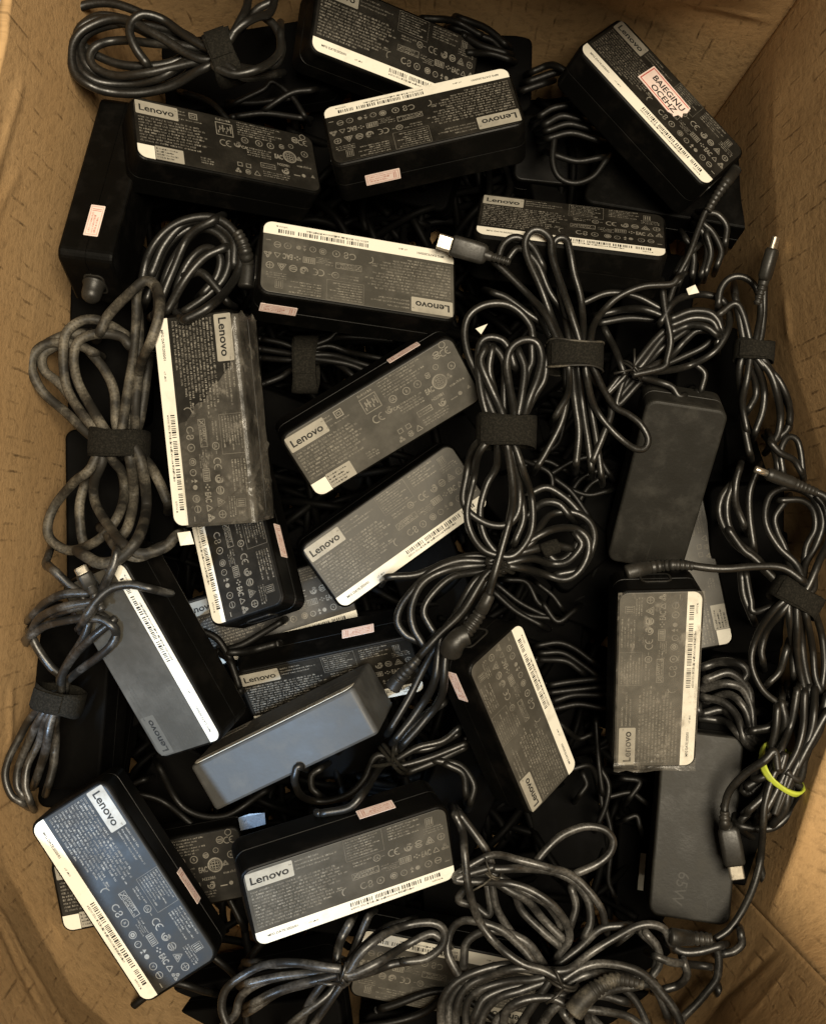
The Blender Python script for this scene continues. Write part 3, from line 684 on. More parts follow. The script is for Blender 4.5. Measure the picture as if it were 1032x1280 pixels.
# ---------------------------------------------------------------- cables
# height of the heap seen at every 4th pixel of the photograph, so cords can be laid ON what they cross
GS = 4; GW, GH = 1032 // GS + 30, 1280 // GS + 30; GO = 60
HB = np.full((GH, GW), -0.10)
_v = []; _f = []
for b8 in BOXES:
    n = len(_v); _v += b8
    _f += [tuple(n + i for i in q) for q in ((4, 5, 6, 7), (0, 1, 5, 4), (1, 2, 6, 5), (2, 3, 7, 6), (3, 0, 4, 7))]
_bvh = BVHTree.FromPolygons(_v, _f)
_gx, _gy = np.meshgrid(np.arange(GW) * GS - GO, np.arange(GH) * GS - GO)
_rays = ray(_gx, _gy)
for j in range(GH):
    for i in range(GW):
        hit = _bvh.ray_cast(Vector(CAM), Vector(_rays[j, i]))
        if hit[0] is not None: HB[j, i] = max(HB[j, i], hit[0].z)
HC = HB.copy()                                    # with the cords laid so far
def look(Hm, px, py):
    return Hm[np.clip(((py + GO) / GS).round().astype(int), 0, GH - 1), np.clip(((px + GO) / GS).round().astype(int), 0, GW - 1)]
ZO = dict(a=(0, 0, 2.58), b=(320, 0, 2.58), c=(632, 0, 2.58), d=(0, 320, 2.58), e=(320, 320, 2.58), f=(632, 320, 2.58), g=(0, 620, 2.58), h=(320, 620, 2.58),
          i=(632, 620, 2.58), j=(0, 880, 2.58), k=(320, 880, 2.58), l=(632, 880, 2.58), R=(540, 270, 3.225), S=(840, 260, 3.557), T=(840, 560, 3.37),
          U=(480, 580, 3.047), V=(780, 880, 3.2), W=(520, 1020, 3.035), Q=(0, 680, 3.44), P=(0, 0, 1.0))
def pix(z, s):
    x0, y0, k = ZO[z]; return np.array([[x0 + float(q.split(',')[0]) / k, y0 + float(q.split(',')[1]) / k] for q in s.split()])
def crom(P, step=3.0):
    P = np.vstack([2 * P[0] - P[1], P, 2 * P[-1] - P[-2]]); out = []
    for i in range(1, len(P) - 2):
        p0, p1, p2, p3 = P[i - 1:i + 3]; n = max(2, int(np.linalg.norm(p2 - p1) / step)); t = np.linspace(0, 1, n, endpoint=False)[:, None]
        out.append(0.5 * ((2 * p1) + (p2 - p0) * t + (2 * p0 - 5 * p1 + 4 * p2 - p3) * t ** 2 + (3 * p1 - p0 - 3 * p2 + p3) * t ** 3))
    return np.vstack(out + [P[-2:-1]])
def smooth(z, n):
    if n < 1: return z
    k = np.hanning(2 * n + 3)[1:-1]; k /= k.sum(); return np.convolve(np.pad(z, n, mode='edge'), k, 'valid')
def lay(px, base, r, stack=0.012, mode='over'):
    """heights for a cord that runs along these pixels, lying on what is under it"""
    hb = look(HB, px[:, 0], px[:, 1]); hc = look(HC, px[:, 0], px[:, 1])
    need = np.maximum(base, hb + r * 0.9) if mode == 'over' else np.full(len(px), base)
    z = np.maximum(need, np.minimum(hc + 0.7 * r, need + stack))
    n = min(9, len(z) // 3)
    if n >= 1:
        zz = np.pad(z, n, mode='edge'); z = np.max([zz[i:i + len(z)] for i in range(2 * n + 1)], axis=0); z = smooth(z, n)
    return z
def mark(px, z, r):
    for (x, y), h in zip(px, z):
        D = CAM[2] - h; w = max(1, int(r / D * FPX / GS * 0.8)); i = int((x + GO) / GS); j = int((y + GO) / GS)
        if 0 <= i < GW and 0 <= j < GH:
            s = HC[max(0, j - w):j + w + 1, max(0, i - w):i + w + 1]; np.maximum(s, h + 0.3 * r, out=s)
STR = {}
class Bundle:
    """one cable: a root, its cord (one mesh), and whatever is fastened to it"""
    def __init__(s, label, centre, mat='cord', r=2.1, base=0.0, stack=12, mode='over', name='coiled_cable', group='coiled cables on the chargers', hub=None, ex=()):
        s.hub = hub; s.ex = [tuple(e) for e in ex]
        z = float(look(HB, np.array([centre[0]]), np.array([centre[1]]))[0]); z = max(z, base * 0.001) if mode == 'over' else base * 0.001
        s.loc = at(centre[0], centre[1], z); s.root = thing(name, label, 'cable', tuple(s.loc), None, group)
        s.r = r * 0.00094; s.base = base * 0.001; s.stack = stack * 0.001; s.mode = mode; s.mat = mat; s.mb = MB(); s.S = []
    def cord(s, z, *strands, r=None, dz=0.0):
        plan = []
        for st in strands:
            pz = pix(z, st)
            if s.hub is not None:
                for k in (0, -1):
                    if 9 < np.hypot(*(pz[k] - s.hub)) < 58:
                        hp = np.array([s.hub]) + rng.uniform(-7, 7, (1, 2)); pz = np.vstack([hp, pz]) if k == 0 else np.vstack([pz, hp])
            px = crom(pz); rr = (r * 0.001 if r else s.r) * rng.uniform(0.93, 1.07)
            zz = lay(px, s.base + dz * 0.001, rr, s.stack, s.mode); mark(px, zz, rr)
            P = at(px[:, 0], px[:, 1], zz); plan.append((px, zz, rr, P))
        for px, zz, rr, P in plan:
            for k in (0, -1):                         # an end that comes loose from the bundle dives into the heap
                if (s.hub is None or np.hypot(*(px[k] - s.hub)) > 20) and not any(np.hypot(*(px[k] - e)) < 9 for e in s.ex):
                    d0 = px[k] - px[3 if k == 0 else -4]; a0 = math.atan2(d0[1], d0[0]); best = None
                    for da in range(-100, 101, 20):
                        for L in (14, 22, 32, 44, 58):
                            q = px[k] + L * np.array([math.cos(a0 + R(da)), math.sin(a0 + R(da))])
                            hq = look(HB, q[:1], q[1:])[0]; cost = L + abs(da) * 0.25 + (0 if hq < zz[k] - 0.025 else 120 if s.mode == 'over' else 0)
                            if best is None or cost < best[0]: best = (cost, q, L, hq)
                    q, L = best[1], best[2]; c1 = px[k] + d0 / (np.hypot(*d0) + 1e-9) * L * 0.5; f = np.linspace(0.1, 1, 10)[:, None]
                    pe = (1 - f) ** 2 * px[k] + 2 * f * (1 - f) * c1 + f ** 2 * q
                    ze = zz[k] - (0.05 if best[0] < 110 else 0.002) * f[:, 0] ** 2.2
                    hs = look(HB, pe[:, 0], pe[:, 1]); ze = np.where(f[:, 0] < 0.7, np.maximum(ze, np.minimum(hs + rr, zz[k])), ze)
                    ex = at(pe[:, 0], pe[:, 1], ze)
                    P = np.vstack([ex[::-1], P]) if k == 0 else np.vstack([P, ex])
            t = np.arange(len(P)); P[:, 2] += 0.0004 * np.sin(t * 0.21 + rng.uniform(0, 6))
            keep = np.r_[True, np.linalg.norm(np.diff(P, axis=0), axis=1) > 1e-5]
            tube(s.mb, P[keep] - s.loc, rr * (1 + 0.03 * np.sin(t[keep] * 0.13)), 10); s.S.append((px, zz))
        return s
    def near(s, cx, cy, rad=16):
        zs = [h for px, zz in s.S for (x, y), h in zip(px, zz) if abs(x - cx) < rad and abs(y - cy) < rad]
        return (min(zs), max(zs)) if zs else (s.base, s.base + 0.006)
    def strap(s, cx, cy, ang, half_w, width, mat='velcro', name='strap', thick=0.0012, squash=0.0, worn=False, pitch=0):
        """band wound round the cord; ang is the way the cords run through it (picture degrees, 0 = right, 90 = up)"""
        lo, hi = s.near(cx, cy, 28 if name == 'rubber_band' else 16); zc = (lo + hi) / 2; D = CAM[2] - zc; mpp = D / FPX
        a = half_w * mpp; b = (hi - lo) / 2 + s.r * 1.25; b = max(b, squash * a); c0 = at(cx, cy, zc)
        ax = np.array([math.cos(R(ang)), math.sin(R(ang)), 0]); sd = np.array([-ax[1], ax[0], 0]); up = np.array([0, 0, 1.0])
        ax, up = ax * math.cos(R(pitch)) + up * math.sin(R(pitch)), up * math.cos(R(pitch)) - ax * math.sin(R(pitch)); n = 32; mb = MB(); rings = []
        w = width * mpp / 2
        for k, (o, t) in enumerate(((0, 0), (-1, 0), (-1, 1), (-0.5, 1.12), (0, 1.05), (0.5, 1.12), (1, 1), (1, 0), (0, 0))):
            ring_ = []
            for q in range(n):
                f = 2 * math.pi * q / n; e = 0.78
                cx_, sz_ = math.copysign(abs(math.cos(f)) ** e, math.cos(f)), math.copysign(abs(math.sin(f)) ** e, math.sin(f))
                th = thick * t; wob = 0.0007 * math.sin(3 * f + k) * (abs(o) > 0.9)
                ring_.append(tuple(c0 - s.loc + ax * (o * w + wob + 0.05 * w * math.sin(f * 2)) + sd * cx_ * (a + th) + up * sz_ * (b + th)))
            rings.append(ring_)
        loft(mb, rings, 0, False, False); o = mb.build(name, M[mat], s.root, True)
        if worn:                                      # frayed pale edges
            mb = MB()
            for k in (2, 6): tube(mb, np.array(rings[k] + rings[k][:1]), 0.0006, 6)
            mb.build('frayed_edge', M['cord_worn'], o, True)
        if name == 'strap':                           # the loose tongue of the strap
            mb = MB(); pr = [(-0.8, 0.02), (0.75, 0.02), (0.75, 0.9), (-0.8, 0.9)]; rr_ = []
            for k, f in enumerate(np.linspace(0.20, 0.62, 9)):
                F = f * math.pi; p = sd * math.cos(F) * (a + thick * 1.3) + up * math.sin(F) ** 0.78 * (b + thick * 1.4)
                nn = sd * math.cos(F) + up * math.sin(F)
                rr_.append([tuple(c0 - s.loc + p + ax * q * w * 1.02 + nn * thick * (0.9 * h)) for q, h in pr])
            loft(mb, rr_); mb.build('strap_tongue', M[mat], o, False)
        return s
    def tie(s, cx, cy, ang, half_w, mat='boot', thick=0.0007):
        lo, hi = s.near(cx, cy); zc = (lo + hi) / 2; mpp = (CAM[2] - zc) / FPX; c0 = at(cx, cy, zc); a = half_w * mpp; b = (hi - lo) / 2 + s.r * 1.2
        ax = np.array([math.cos(R(ang)), math.sin(R(ang)), 0]); sd = np.array([-ax[1], ax[0], 0]); up = np.array([0, 0, 1.0]); mb = MB()
        for k in range(2):
            P = np.array([c0 - s.loc + ax * (k * thick * 2.2 + 0.0006 * math.sin(2 * f)) + sd * math.cos(f) * a + up * math.sin(f) * b for f in np.linspace(0, 2 * math.pi, 25)])
            tube(mb, P, thick, 6)
        e = c0 - s.loc + up * b
        for k in (-1, 1): tube(mb, np.array([e, e + ax * 0.004 * k + up * 0.002 + sd * 0.003, e + ax * 0.009 * k + up * 0.001 + sd * 0.007]), thick, 6)
        mb.build('wire_tie', M[mat], s.root, True); return s
    def frame3(s, tip, tail, z, roll, dz=(0, 0)):
        p0 = at(*tip, z + dz[0] * 0.001); p1 = at(*tail, z + dz[1] * 0.001); ax = p0 - p1; L = np.linalg.norm(ax); ax /= L
        sd = np.cross([0, 0, 1.0], ax); sd /= np.linalg.norm(sd); up = np.cross(ax, sd)
        c, t = math.cos(R(roll)), math.sin(R(roll)); return p0 - s.loc, p1 - s.loc, ax, sd * c + up * t, up * c - sd * t, L
    def usb(s, tip, tail, roll=0, lift=4, dz=(0, 0), w=11.5, h=6.2, tipw=8.4):
        """flat plug with a metal tip; the cord enters at tail"""
        px = np.array([tip, tail], float); z = float(max(look(HB, px[:, 0], px[:, 1]).max(), s.base)) + lift * 0.001
        p0, p1, ax, sd, up, L = s.frame3(tip, tail, z, roll, dz); mt = 0.27 * L; mb = MB(); rings = []
        def ring_(d, ww, hh, rr): return [tuple(p0 - ax * d + sd * x * 0.001 + up * y * 0.001) for x, y in rrect(ww, hh, rr, 4)]
        for d, k in ((mt, 0.86), (mt + 0.0012, 0.98), (mt + 0.5 * (L - mt), 1.0), (L * 0.90, 0.97), (L * 0.97, 0.8), (L, 0.55)): rings.append(ring_(d, w * k, h * k, 2.4 * k))
        loft(mb, rings); pl = mb.build('plug', M['boot'], s.root, True)
        mb = MB(); loft(mb, [ring_(mt + 0.001, tipw, 2.9, 1.35), ring_(0.0003, tipw, 2.9, 1.35), ring_(0.0, tipw * 0.96, 2.6, 1.2), ring_(0.0, tipw * 0.84, 1.8, 0.85), ring_(0.003, tipw * 0.84, 1.8, 0.85)], 0)
        mb.build('metal_tip', M['metal'], pl, False)
        mb = MB(); n = 26; t = np.linspace(-0.002, 0.013, n)
        tube(mb, np.array([p1 - ax * q for q in t]), [0.0030 - 0.0009 * k / n - (0.0006 if k % 4 < 2 and k > 5 else 0) for k in range(n)], 10); mb.build('strain_relief', M['boot'], pl, True)
        return s
    def barrel(s, tip, tail, lift=4, r=4.2, metal=True, dz=(0, 0), mlen=0.26):
        px = np.array([tip, tail], float); z = float(max(look(HB, px[:, 0], px[:, 1]).max(), s.base)) + lift * 0.001
        p0, p1, ax, sd, up, L = s.frame3(tip, tail, z, 0, dz); m0 = mlen * L if metal else 0; n = 40; t = np.linspace(m0, L, n); rad = []
        for k in range(n):
            f = k / (n - 1); q = r if f < 0.45 else r - (r - 2.3) * (f - 0.45) / 0.55
            if f < 0.04: q *= 0.85
            if f > 0.5 and k % 3 == 0: q *= 0.84
            rad.append(q * 0.001)
        mb = MB(); tube(mb, np.array([p0 - ax * d for d in t]), rad, 14); pl = mb.build('plug', M[s.mat if s.mat == 'cord_worn' else 'boot'], s.root, True)
        if metal:
            mb = MB(); tube(mb, np.array([p0 - ax * d for d in (0.0, 0.0004, m0 * 0.5, m0 + 0.001)]), [0.0015, 0.0019, 0.0019, 0.0019], 12); mb.build('metal_tip', M['metal'], pl, True)
        return s
    def sleeve(s, z, st, r0, r1, name='cable_boot', mat='boot', ribs=True, lift=0):
        px = crom(pix(z, st), 1.2); zz = lay(px, s.base + lift * 0.001, r0 * 0.001, s.stack, s.mode); mark(px, zz, r0 * 0.001); n = len(px)
        rad = np.linspace(r0, r1, n) * 0.001
        if ribs: rad = rad * np.where((np.arange(n) % 5 < 2) & (np.arange(n) > n * 0.35), 0.84, 1.0)
        rad[0] *= 0.7; rad[1] *= 0.92
        mb = MB(); tube(mb, at(px[:, 0], px[:, 1], zz) - s.loc, rad, 12); mb.build(name, M[mat], s.root, True); return s
    def done(s): s.mb.build('cord', M[s.mat], s.root, True); return s

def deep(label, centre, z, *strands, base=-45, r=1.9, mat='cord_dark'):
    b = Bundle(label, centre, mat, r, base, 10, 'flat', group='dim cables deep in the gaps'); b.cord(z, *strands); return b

# dim cables in the gaps between the chargers
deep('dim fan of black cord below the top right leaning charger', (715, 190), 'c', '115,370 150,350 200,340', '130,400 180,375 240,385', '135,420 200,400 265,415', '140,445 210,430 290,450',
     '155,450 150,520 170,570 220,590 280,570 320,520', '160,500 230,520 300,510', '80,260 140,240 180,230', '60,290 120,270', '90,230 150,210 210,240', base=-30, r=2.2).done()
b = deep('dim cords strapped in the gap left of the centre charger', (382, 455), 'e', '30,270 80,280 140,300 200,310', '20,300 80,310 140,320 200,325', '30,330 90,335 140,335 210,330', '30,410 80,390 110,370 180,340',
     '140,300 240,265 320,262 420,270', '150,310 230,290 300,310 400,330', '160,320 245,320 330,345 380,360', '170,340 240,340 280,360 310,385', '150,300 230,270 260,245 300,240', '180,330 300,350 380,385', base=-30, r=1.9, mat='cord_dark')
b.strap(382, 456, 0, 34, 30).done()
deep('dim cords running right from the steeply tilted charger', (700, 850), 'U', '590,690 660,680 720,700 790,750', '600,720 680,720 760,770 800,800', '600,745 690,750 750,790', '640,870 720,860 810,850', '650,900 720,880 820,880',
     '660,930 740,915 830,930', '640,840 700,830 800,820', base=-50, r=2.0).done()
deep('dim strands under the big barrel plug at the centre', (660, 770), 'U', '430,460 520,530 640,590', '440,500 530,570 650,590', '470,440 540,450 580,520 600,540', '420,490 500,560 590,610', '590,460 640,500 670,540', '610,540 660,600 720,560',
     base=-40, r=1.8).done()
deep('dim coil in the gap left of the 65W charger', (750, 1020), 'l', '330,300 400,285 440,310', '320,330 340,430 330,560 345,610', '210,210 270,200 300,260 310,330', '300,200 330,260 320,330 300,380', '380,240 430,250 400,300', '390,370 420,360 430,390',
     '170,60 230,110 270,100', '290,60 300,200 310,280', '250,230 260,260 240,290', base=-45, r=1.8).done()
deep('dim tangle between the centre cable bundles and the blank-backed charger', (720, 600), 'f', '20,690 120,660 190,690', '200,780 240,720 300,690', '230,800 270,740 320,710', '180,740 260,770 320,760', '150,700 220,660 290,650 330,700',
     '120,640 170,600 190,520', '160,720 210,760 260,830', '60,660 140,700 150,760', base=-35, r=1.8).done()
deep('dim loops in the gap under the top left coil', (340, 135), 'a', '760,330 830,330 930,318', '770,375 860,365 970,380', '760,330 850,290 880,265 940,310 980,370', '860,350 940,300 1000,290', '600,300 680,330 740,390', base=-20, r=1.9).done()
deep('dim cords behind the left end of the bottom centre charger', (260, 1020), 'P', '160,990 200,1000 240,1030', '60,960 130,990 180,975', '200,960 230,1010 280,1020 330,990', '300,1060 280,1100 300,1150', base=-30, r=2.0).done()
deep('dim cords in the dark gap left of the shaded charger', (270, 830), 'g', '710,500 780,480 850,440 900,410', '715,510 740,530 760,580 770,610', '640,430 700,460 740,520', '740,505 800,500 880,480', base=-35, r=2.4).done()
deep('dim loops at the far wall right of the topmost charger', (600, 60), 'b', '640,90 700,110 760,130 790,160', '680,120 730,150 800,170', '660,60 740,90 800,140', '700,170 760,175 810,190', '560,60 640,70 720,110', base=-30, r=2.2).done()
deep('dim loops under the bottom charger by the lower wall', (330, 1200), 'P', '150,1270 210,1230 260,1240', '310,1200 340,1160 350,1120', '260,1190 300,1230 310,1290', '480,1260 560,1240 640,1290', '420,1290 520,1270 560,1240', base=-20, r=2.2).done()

# cables on top, lowest first
b = Bundle('thin black loops below the far right corner with a cord rising to the leaning charger', (875, 305), 'cord', 2.0, -10, ex=[(904, 232)])
b.cord('S', '90,290 95,220 80,170 60,140', '130,290 155,220 150,140 120,90', '30,330 60,250 70,190', '200,250 215,190 180,110 140,70', '150,280 170,200 150,120', '235,150 240,80 200,30 150,20', '20,280 50,230 100,180')
b.cord('c', '700,600 650,670 620,740 590,820 555,890 530,960 515,1040 510,1100', dz=10)
b.sleeve('c', '745,540 715,580 680,630 650,680', 3.6, 2.4, 'cable_boot').done()

b = Bundle('coil of cable in the upper right with a twisted wire tie', (840, 420), 'cord', 2.1, -5, 16, hub=(786, 466))
b.cord('f', '330,440 400,360 480,280 540,230', '350,470 430,380 500,300 580,240', '360,480 460,380 560,330 640,290 680,240', '320,450 380,390 430,330', '250,150 330,120 420,130 500,170', '300,190 400,170 460,175 520,200', '310,215 400,200 480,205',
       '430,360 500,270 560,215 620,185 680,190 690,220', '400,370 480,270 540,220 600,200 660,205 685,240', '420,380 520,330 580,270 620,240 680,250 680,280', '320,240 350,300 370,350', '470,400 530,420 550,445', '610,350 640,380 630,430')
b.cord('S', '0,490 80,460 160,465 200,500 215,540', '0,520 90,490 170,500 200,540', '0,550 80,520 150,530 190,560')
b.cord('f', '400,370 510,370 600,350 680,300 720,220 710,160 670,130 600,125 540,150 500,210', '505,110 515,190 530,270 520,330 505,360')
b.tie(786, 466, 50, 17).done()

b = Bundle('strapped loops of cable hanging along the right wall below an upright plug', (940, 435), 'cord', 2.1, 5, 12, hub=(941, 440), ex=[(954, 358)])
b.cord('S', '345,640 310,500 285,420 280,380', '370,640 395,560 405,450 405,350', '335,660 310,560 290,450 280,400', '345,640 345,600 290,430 210,470', '205,420 215,360 250,315 300,305 350,330 385,390 392,470 375,560 360,640')
b.cord('S', '330,620 300,700 300,800 310,900 325,1000 340,1080', '345,640 340,700 365,760 370,830 340,890', '360,640 380,710 405,800 400,900 370,990', '370,640 420,700 480,800 520,900 510,980 470,1020',
       '360,650 430,730 465,830 480,920 470,1000 440,1050', '350,640 400,700 470,760 515,860 520,950', '350,640 330,760 310,860 330,980', '440,1040 460,1100 470,1160', '490,1170 480,1080 510,1020 550,1030 570,1090 580,1180', '440,1050 480,1090 540,1120 570,1170')
b.usb((461 / 3.557 + 840, 130 / 3.557 + 260), (405 / 3.557 + 840, 325 / 3.557 + 260), 62, 22, (6, 0)).strap(941, 440, 85, 22, 24).done()

b = Bundle('big strapped loops of cable by the right wall with a straight barrel plug', (985, 735), 'cord', 2.15, 0, 16, hub=(993, 747), ex=[(1018, 615)])
b.cord('T', '510,640 340,470 260,400 210,320 195,260 210,200 240,160', '500,630 360,470 280,400 240,330 228,260 235,200 270,120', '300,320 265,230 265,150 280,90', '340,410 325,300 325,190 350,110', '480,610 350,470 300,430 240,350',
       '290,540 300,620 330,700', '310,540 330,640 350,690', '520,620 480,440 440,350 430,290 470,230', '540,620 560,430 600,340 590,260 540,220 460,220',
       '550,620 550,570 520,490 450,420 400,340 388,270 410,200 460,170 520,170 580,200 620,260 630,330 600,420 560,490 540,600', '590,600 600,520 640,440 690,380', '560,600 620,470 660,380 640,260 600,200')
b.cord('T', '500,620 430,680 370,760 335,860 340,940 380,1020 440,1070 480,1080', '510,630 460,690 400,760 375,850 380,890', '490,630 490,700 500,800 510,950', '530,630 540,700 545,850 570,980 600,1050', '540,620 560,700 590,850 600,960 620,1020',
       '480,850 450,940 410,985', '570,640 620,760 640,900 630,1000', '520,640 525,760 530,900 560,1040', '340,1190 420,1170 455,1110 460,1060')
b.barrel((346 / 3.37 + 840, 88 / 3.37 + 560), (610 / 3.37 + 840, 188 / 3.37 + 560), 26, 3.6, True, (2, -4), 0.19)
b.cord('T', '600,186 640,205 690,260', dz=22).strap(993, 747, 60, 30, 27).done()

b = Bundle('scuffed thick coil of cable beside the film-covered charger, under the serial label', (890, 870), 'cord_grey', 2.6, -35, 14)
b.cord('i', '640,550 690,535 750,540 775,570 760,600', '640,620 700,605 760,620 790,680 795,740', '650,660 720,640 770,690 790,770', '640,700 700,690 750,740 780,775', '660,720 710,730 760,780', '650,590 720,570 780,620 790,680', '640,650 700,665 745,710 765,780',
       '795,755 850,745 890,700 900,650').done()

b = Bundle('thick coil of cable in the top left corner, strapped at its right end', (210, 65), 'cord', 2.5, 25, 20, hub=(281, 74))
b.cord('a', '620,150 540,90 450,40 350,10 260,20 228,60 250,120 300,170 380,205 460,215 540,205 620,175 700,190', '640,210 580,260 480,292 380,290 290,260 248,190 245,120 270,80 330,50 430,70 560,130 680,190',
       '610,120 520,90 430,75 340,85 280,110 260,150 280,210 340,250 430,262 520,240 600,200 690,180', '620,190 520,250 420,270 320,265 262,225 240,160 260,90 330,60 420,80 520,130 660,190', '600,150 500,140 400,130 320,145 290,180 310,220 380,245 480,235 560,215 640,200',
       '640,230 560,275 450,300 360,298 290,275 240,230 235,150 280,90 380,60 500,110 640,190', '470,200 440,160 420,110 425,70 460,45 520,60 590,110 640,140 700,170')
b.cord('a', '690,190 760,215 830,225 890,205 910,150 890,90 860,60', '700,190 720,150 780,90 830,30 880,0 900,-40', '700,170 740,130 790,40 800,0 810,-60', '690,200 720,200 790,250 880,240', '690,210 760,240 850,215 900,170 905,110', '700,180 760,100 820,60 870,40 890,-20')
b.strap(281, 74, 20, 29, 33).done()

b = Bundle('clean coil of black cable above the scuffed grey one', (250, 325), 'cord', 2.6, 20, 18)
b.cord('a', '475,960 520,830 560,770 610,735', '520,980 540,880 590,790 650,740 710,760 740,820 720,900 660,960 600,1000', '560,990 580,900 620,830 670,800 710,830 700,890 660,940', '600,890 650,880 700,930 730,970',
       '540,1000 600,900 660,830 720,800', '490,880 530,790 600,720 680,715 750,770 755,850', '455,930 480,820 530,750 600,710 680,700 740,730 775,790 770,870 720,950 660,1000 600,1030', '510,990 560,870 610,760 690,710')
b.sleeve('a', '795,930 800,860 785,790 765,750', 5.2, 3.2).done()

b = Bundle('scuffed grey thick cable with a wide black strap along the left wall', (147, 550), 'cord_worn', 2.95, 15, 20, hub=(150, 556))
b.cord('d', '100,350 130,300 200,260 260,250', '300,550 200,420 145,370 140,320 180,290', '440,560 460,480 470,420 480,350', '375,540 370,440 340,370 300,320', '310,590 220,510 140,440 105,370 110,320 150,285 210,280 260,290 300,310',
       '340,590 260,500 215,420 205,330 215,250 260,210 310,205 360,225 400,250', '420,590 425,480 445,330 450,220 440,130', '360,590 290,480 250,400 240,320 260,270 320,250 390,260 415,285',
       '390,590 410,450 430,330 440,200 445,110 480,80 510,110 515,180 490,270 455,350 440,450 430,590', '325,240 350,190 420,120 470,80 505,110 512,170')
b.cord('d', '360,600 300,680 260,790 260,880 270,930', '400,600 470,660 510,720 540,790', '520,940 440,970 380,940 350,900', '330,610 330,660 305,730 310,800 350,870 400,930 460,960 530,940 560,910',
       '420,600 450,650 470,740 470,830 440,920 380,980 320,990 280,970', '410,600 420,650 430,720 430,800 410,880 370,920 350,900', '370,600 360,650 395,700 400,780 370,860 310,920 230,950 170,920 155,870 180,800 240,730 290,690 330,620')
b.strap(150, 556, 88, 34, 34).done()

b = Bundle('dusty black cable tangle at the lower left wall, strapped, with a small gold plug', (90, 790), 'cord_grey', 2.4, 20, 16, hub=(74, 874))
b.cord('Q', '210,50 200,90 240,120 290,170 350,220', '240,120 290,170 350,220 370,260', '140,400 170,460 220,530 260,570 265,640', '270,640 260,580 300,500 350,420 380,350 390,290', '150,380 250,300 350,265', '275,640 290,590 360,530 430,480 490,420 500,370 470,330',
       '265,640 270,560 330,470 400,400 460,350', '400,280 450,180 490,90 500,40', '130,390 170,320 240,280 320,260 390,250', '150,300 200,250 280,215 390,210', '140,390 200,350 280,330 370,318 440,325 480,350', '380,300 420,240 480,190 560,175 630,188')
b.cord('Q', '250,650 140,740 80,840 40,920 25,1000 50,1080 90,1110', '255,650 180,740 130,840 80,960 75,1040 100,1080', '260,650 200,750 170,850 120,950 110,1040 130,1100', '270,650 240,750 240,850 230,950 210,1030', '262,650 220,760 200,880 160,1000')
b.usb((345 / 3.44, 100 / 3.44 + 680), (392 / 3.44, 190 / 3.44 + 680), 20, 14, (4, 0), 8, 5, 6.4).strap(74, 874, 75, 28, 28).done()

b = Bundle('cable bundle below the centre with a big ribbed elbow plug, its coil fanning right', (625, 710), 'cord', 2.3, 12, 16, hub=(627, 710), ex=[(493, 855)])
b.cord('U', '370,350 250,370 130,420 20,430', '380,370 280,370 180,410 110,480 65,540 50,600 80,650 120,670', '380,385 250,400 150,450 105,540 110,620 150,690', '370,410 260,430 180,500 150,560 170,610 190,640',
       '380,430 300,520 260,600 200,650', '350,440 250,610 160,760 100,880 30,1000', '390,420 310,540 220,650 190,830 120,950 50,1040', '400,430 330,560 240,700 220,880 150,980 80,1060',
       '560,110 620,90 690,130 740,180', '500,330 600,330 660,370 720,330 740,280', '400,370 550,330 640,310 700,320', '470,350 560,300 600,230 640,190 720,185 780,220 800,280 780,350 740,400 660,420',
       '400,390 480,390 580,410 680,440 740,410 775,340 770,280 720,245 640,250 560,290 500,340 420,380', '560,360 640,380 700,370 750,310 730,270', '540,200 600,150 660,150 700,190', '390,420 300,560 200,660 110,760 40,840')
b.sleeve('U', '28,858 60,815 130,740', 4.6, 2.6, 'inline_sleeve')
b.sleeve('U', '600,335 625,322 660,310', 4.4, 4.0, 'ferrite_wrap', 'velcro', False)
b.cord('U', '275,1030 180,1080 100,1090', '300,1080 200,1130 100,1170', '200,1130 290,1150 340,1220 330,1280', '240,1145 300,1180 310,1250', dz=-40)
b.tie(627, 710, 70, 15, 'velcro', 0.0011).done()

b = Bundle('cable looping out under the bluish lit charger standing on edge', (440, 970), 'cord', 2.2, -20, 12, hub=(490, 950))
b.cord('k', '400,190 350,270 300,300 240,310', '205,210 180,230 180,270 200,290', '430,170 385,170 350,240 300,290 220,315 150,300 125,250 130,210', '440,160 480,100 540,40 600,0', '450,180 520,140 600,120 650,80', '460,200 540,180 620,150 670,130')
b.cord('h', '430,850 395,880 350,950 300,1005 220,1022')
b.tie(490, 950, 45, 22, 'velcro', 0.0012).done()

b = Bundle('long cable in the upper middle held by a worn strap, its metal-tipped plug pointing left', (717, 447), 'cord', 2.15, 22, 20, hub=(717, 447), ex=[(607, 320)])
b.cord('R', '530,560 540,720 520,830 460,950 430,1000', '250,310 300,330 380,390 450,440 480,500 500,570', '520,560 480,500 400,340 300,230 270,170 290,110 340,85 400,120 440,190', '555,560 575,750 590,870 580,990', '580,560 610,800 625,900 640,1010',
       '600,560 640,780 660,900 680,1040', '560,560 530,400 470,300 420,190 350,130 300,180', '620,560 640,640 700,720 720,790 690,880 650,980', '590,570 560,420 540,400 500,230 485,130 505,90 540,95 555,150 570,230 600,340 610,510 612,570',
       '560,570 520,510 440,300 385,170 375,100 400,60 440,60 475,95 480,150 500,220 560,400 595,510 600,570', '610,560 620,640 650,760 720,860 800,930 850,940 870,900 840,840 790,800 735,770 690,700 640,600',
       '615,570 635,510 650,440 700,370 760,320 850,285 960,275 985,255', '215,160 260,195 330,260 400,330 450,390 490,470 530,560', '545,560 550,700 500,800')
b.usb((22 / 3.225 + 540, 100 / 3.225 + 270), (222 / 3.225 + 540, 160 / 3.225 + 270), -20, 9, (4, 2)).strap(717, 447, 88, 33, 32, worn=True).done()

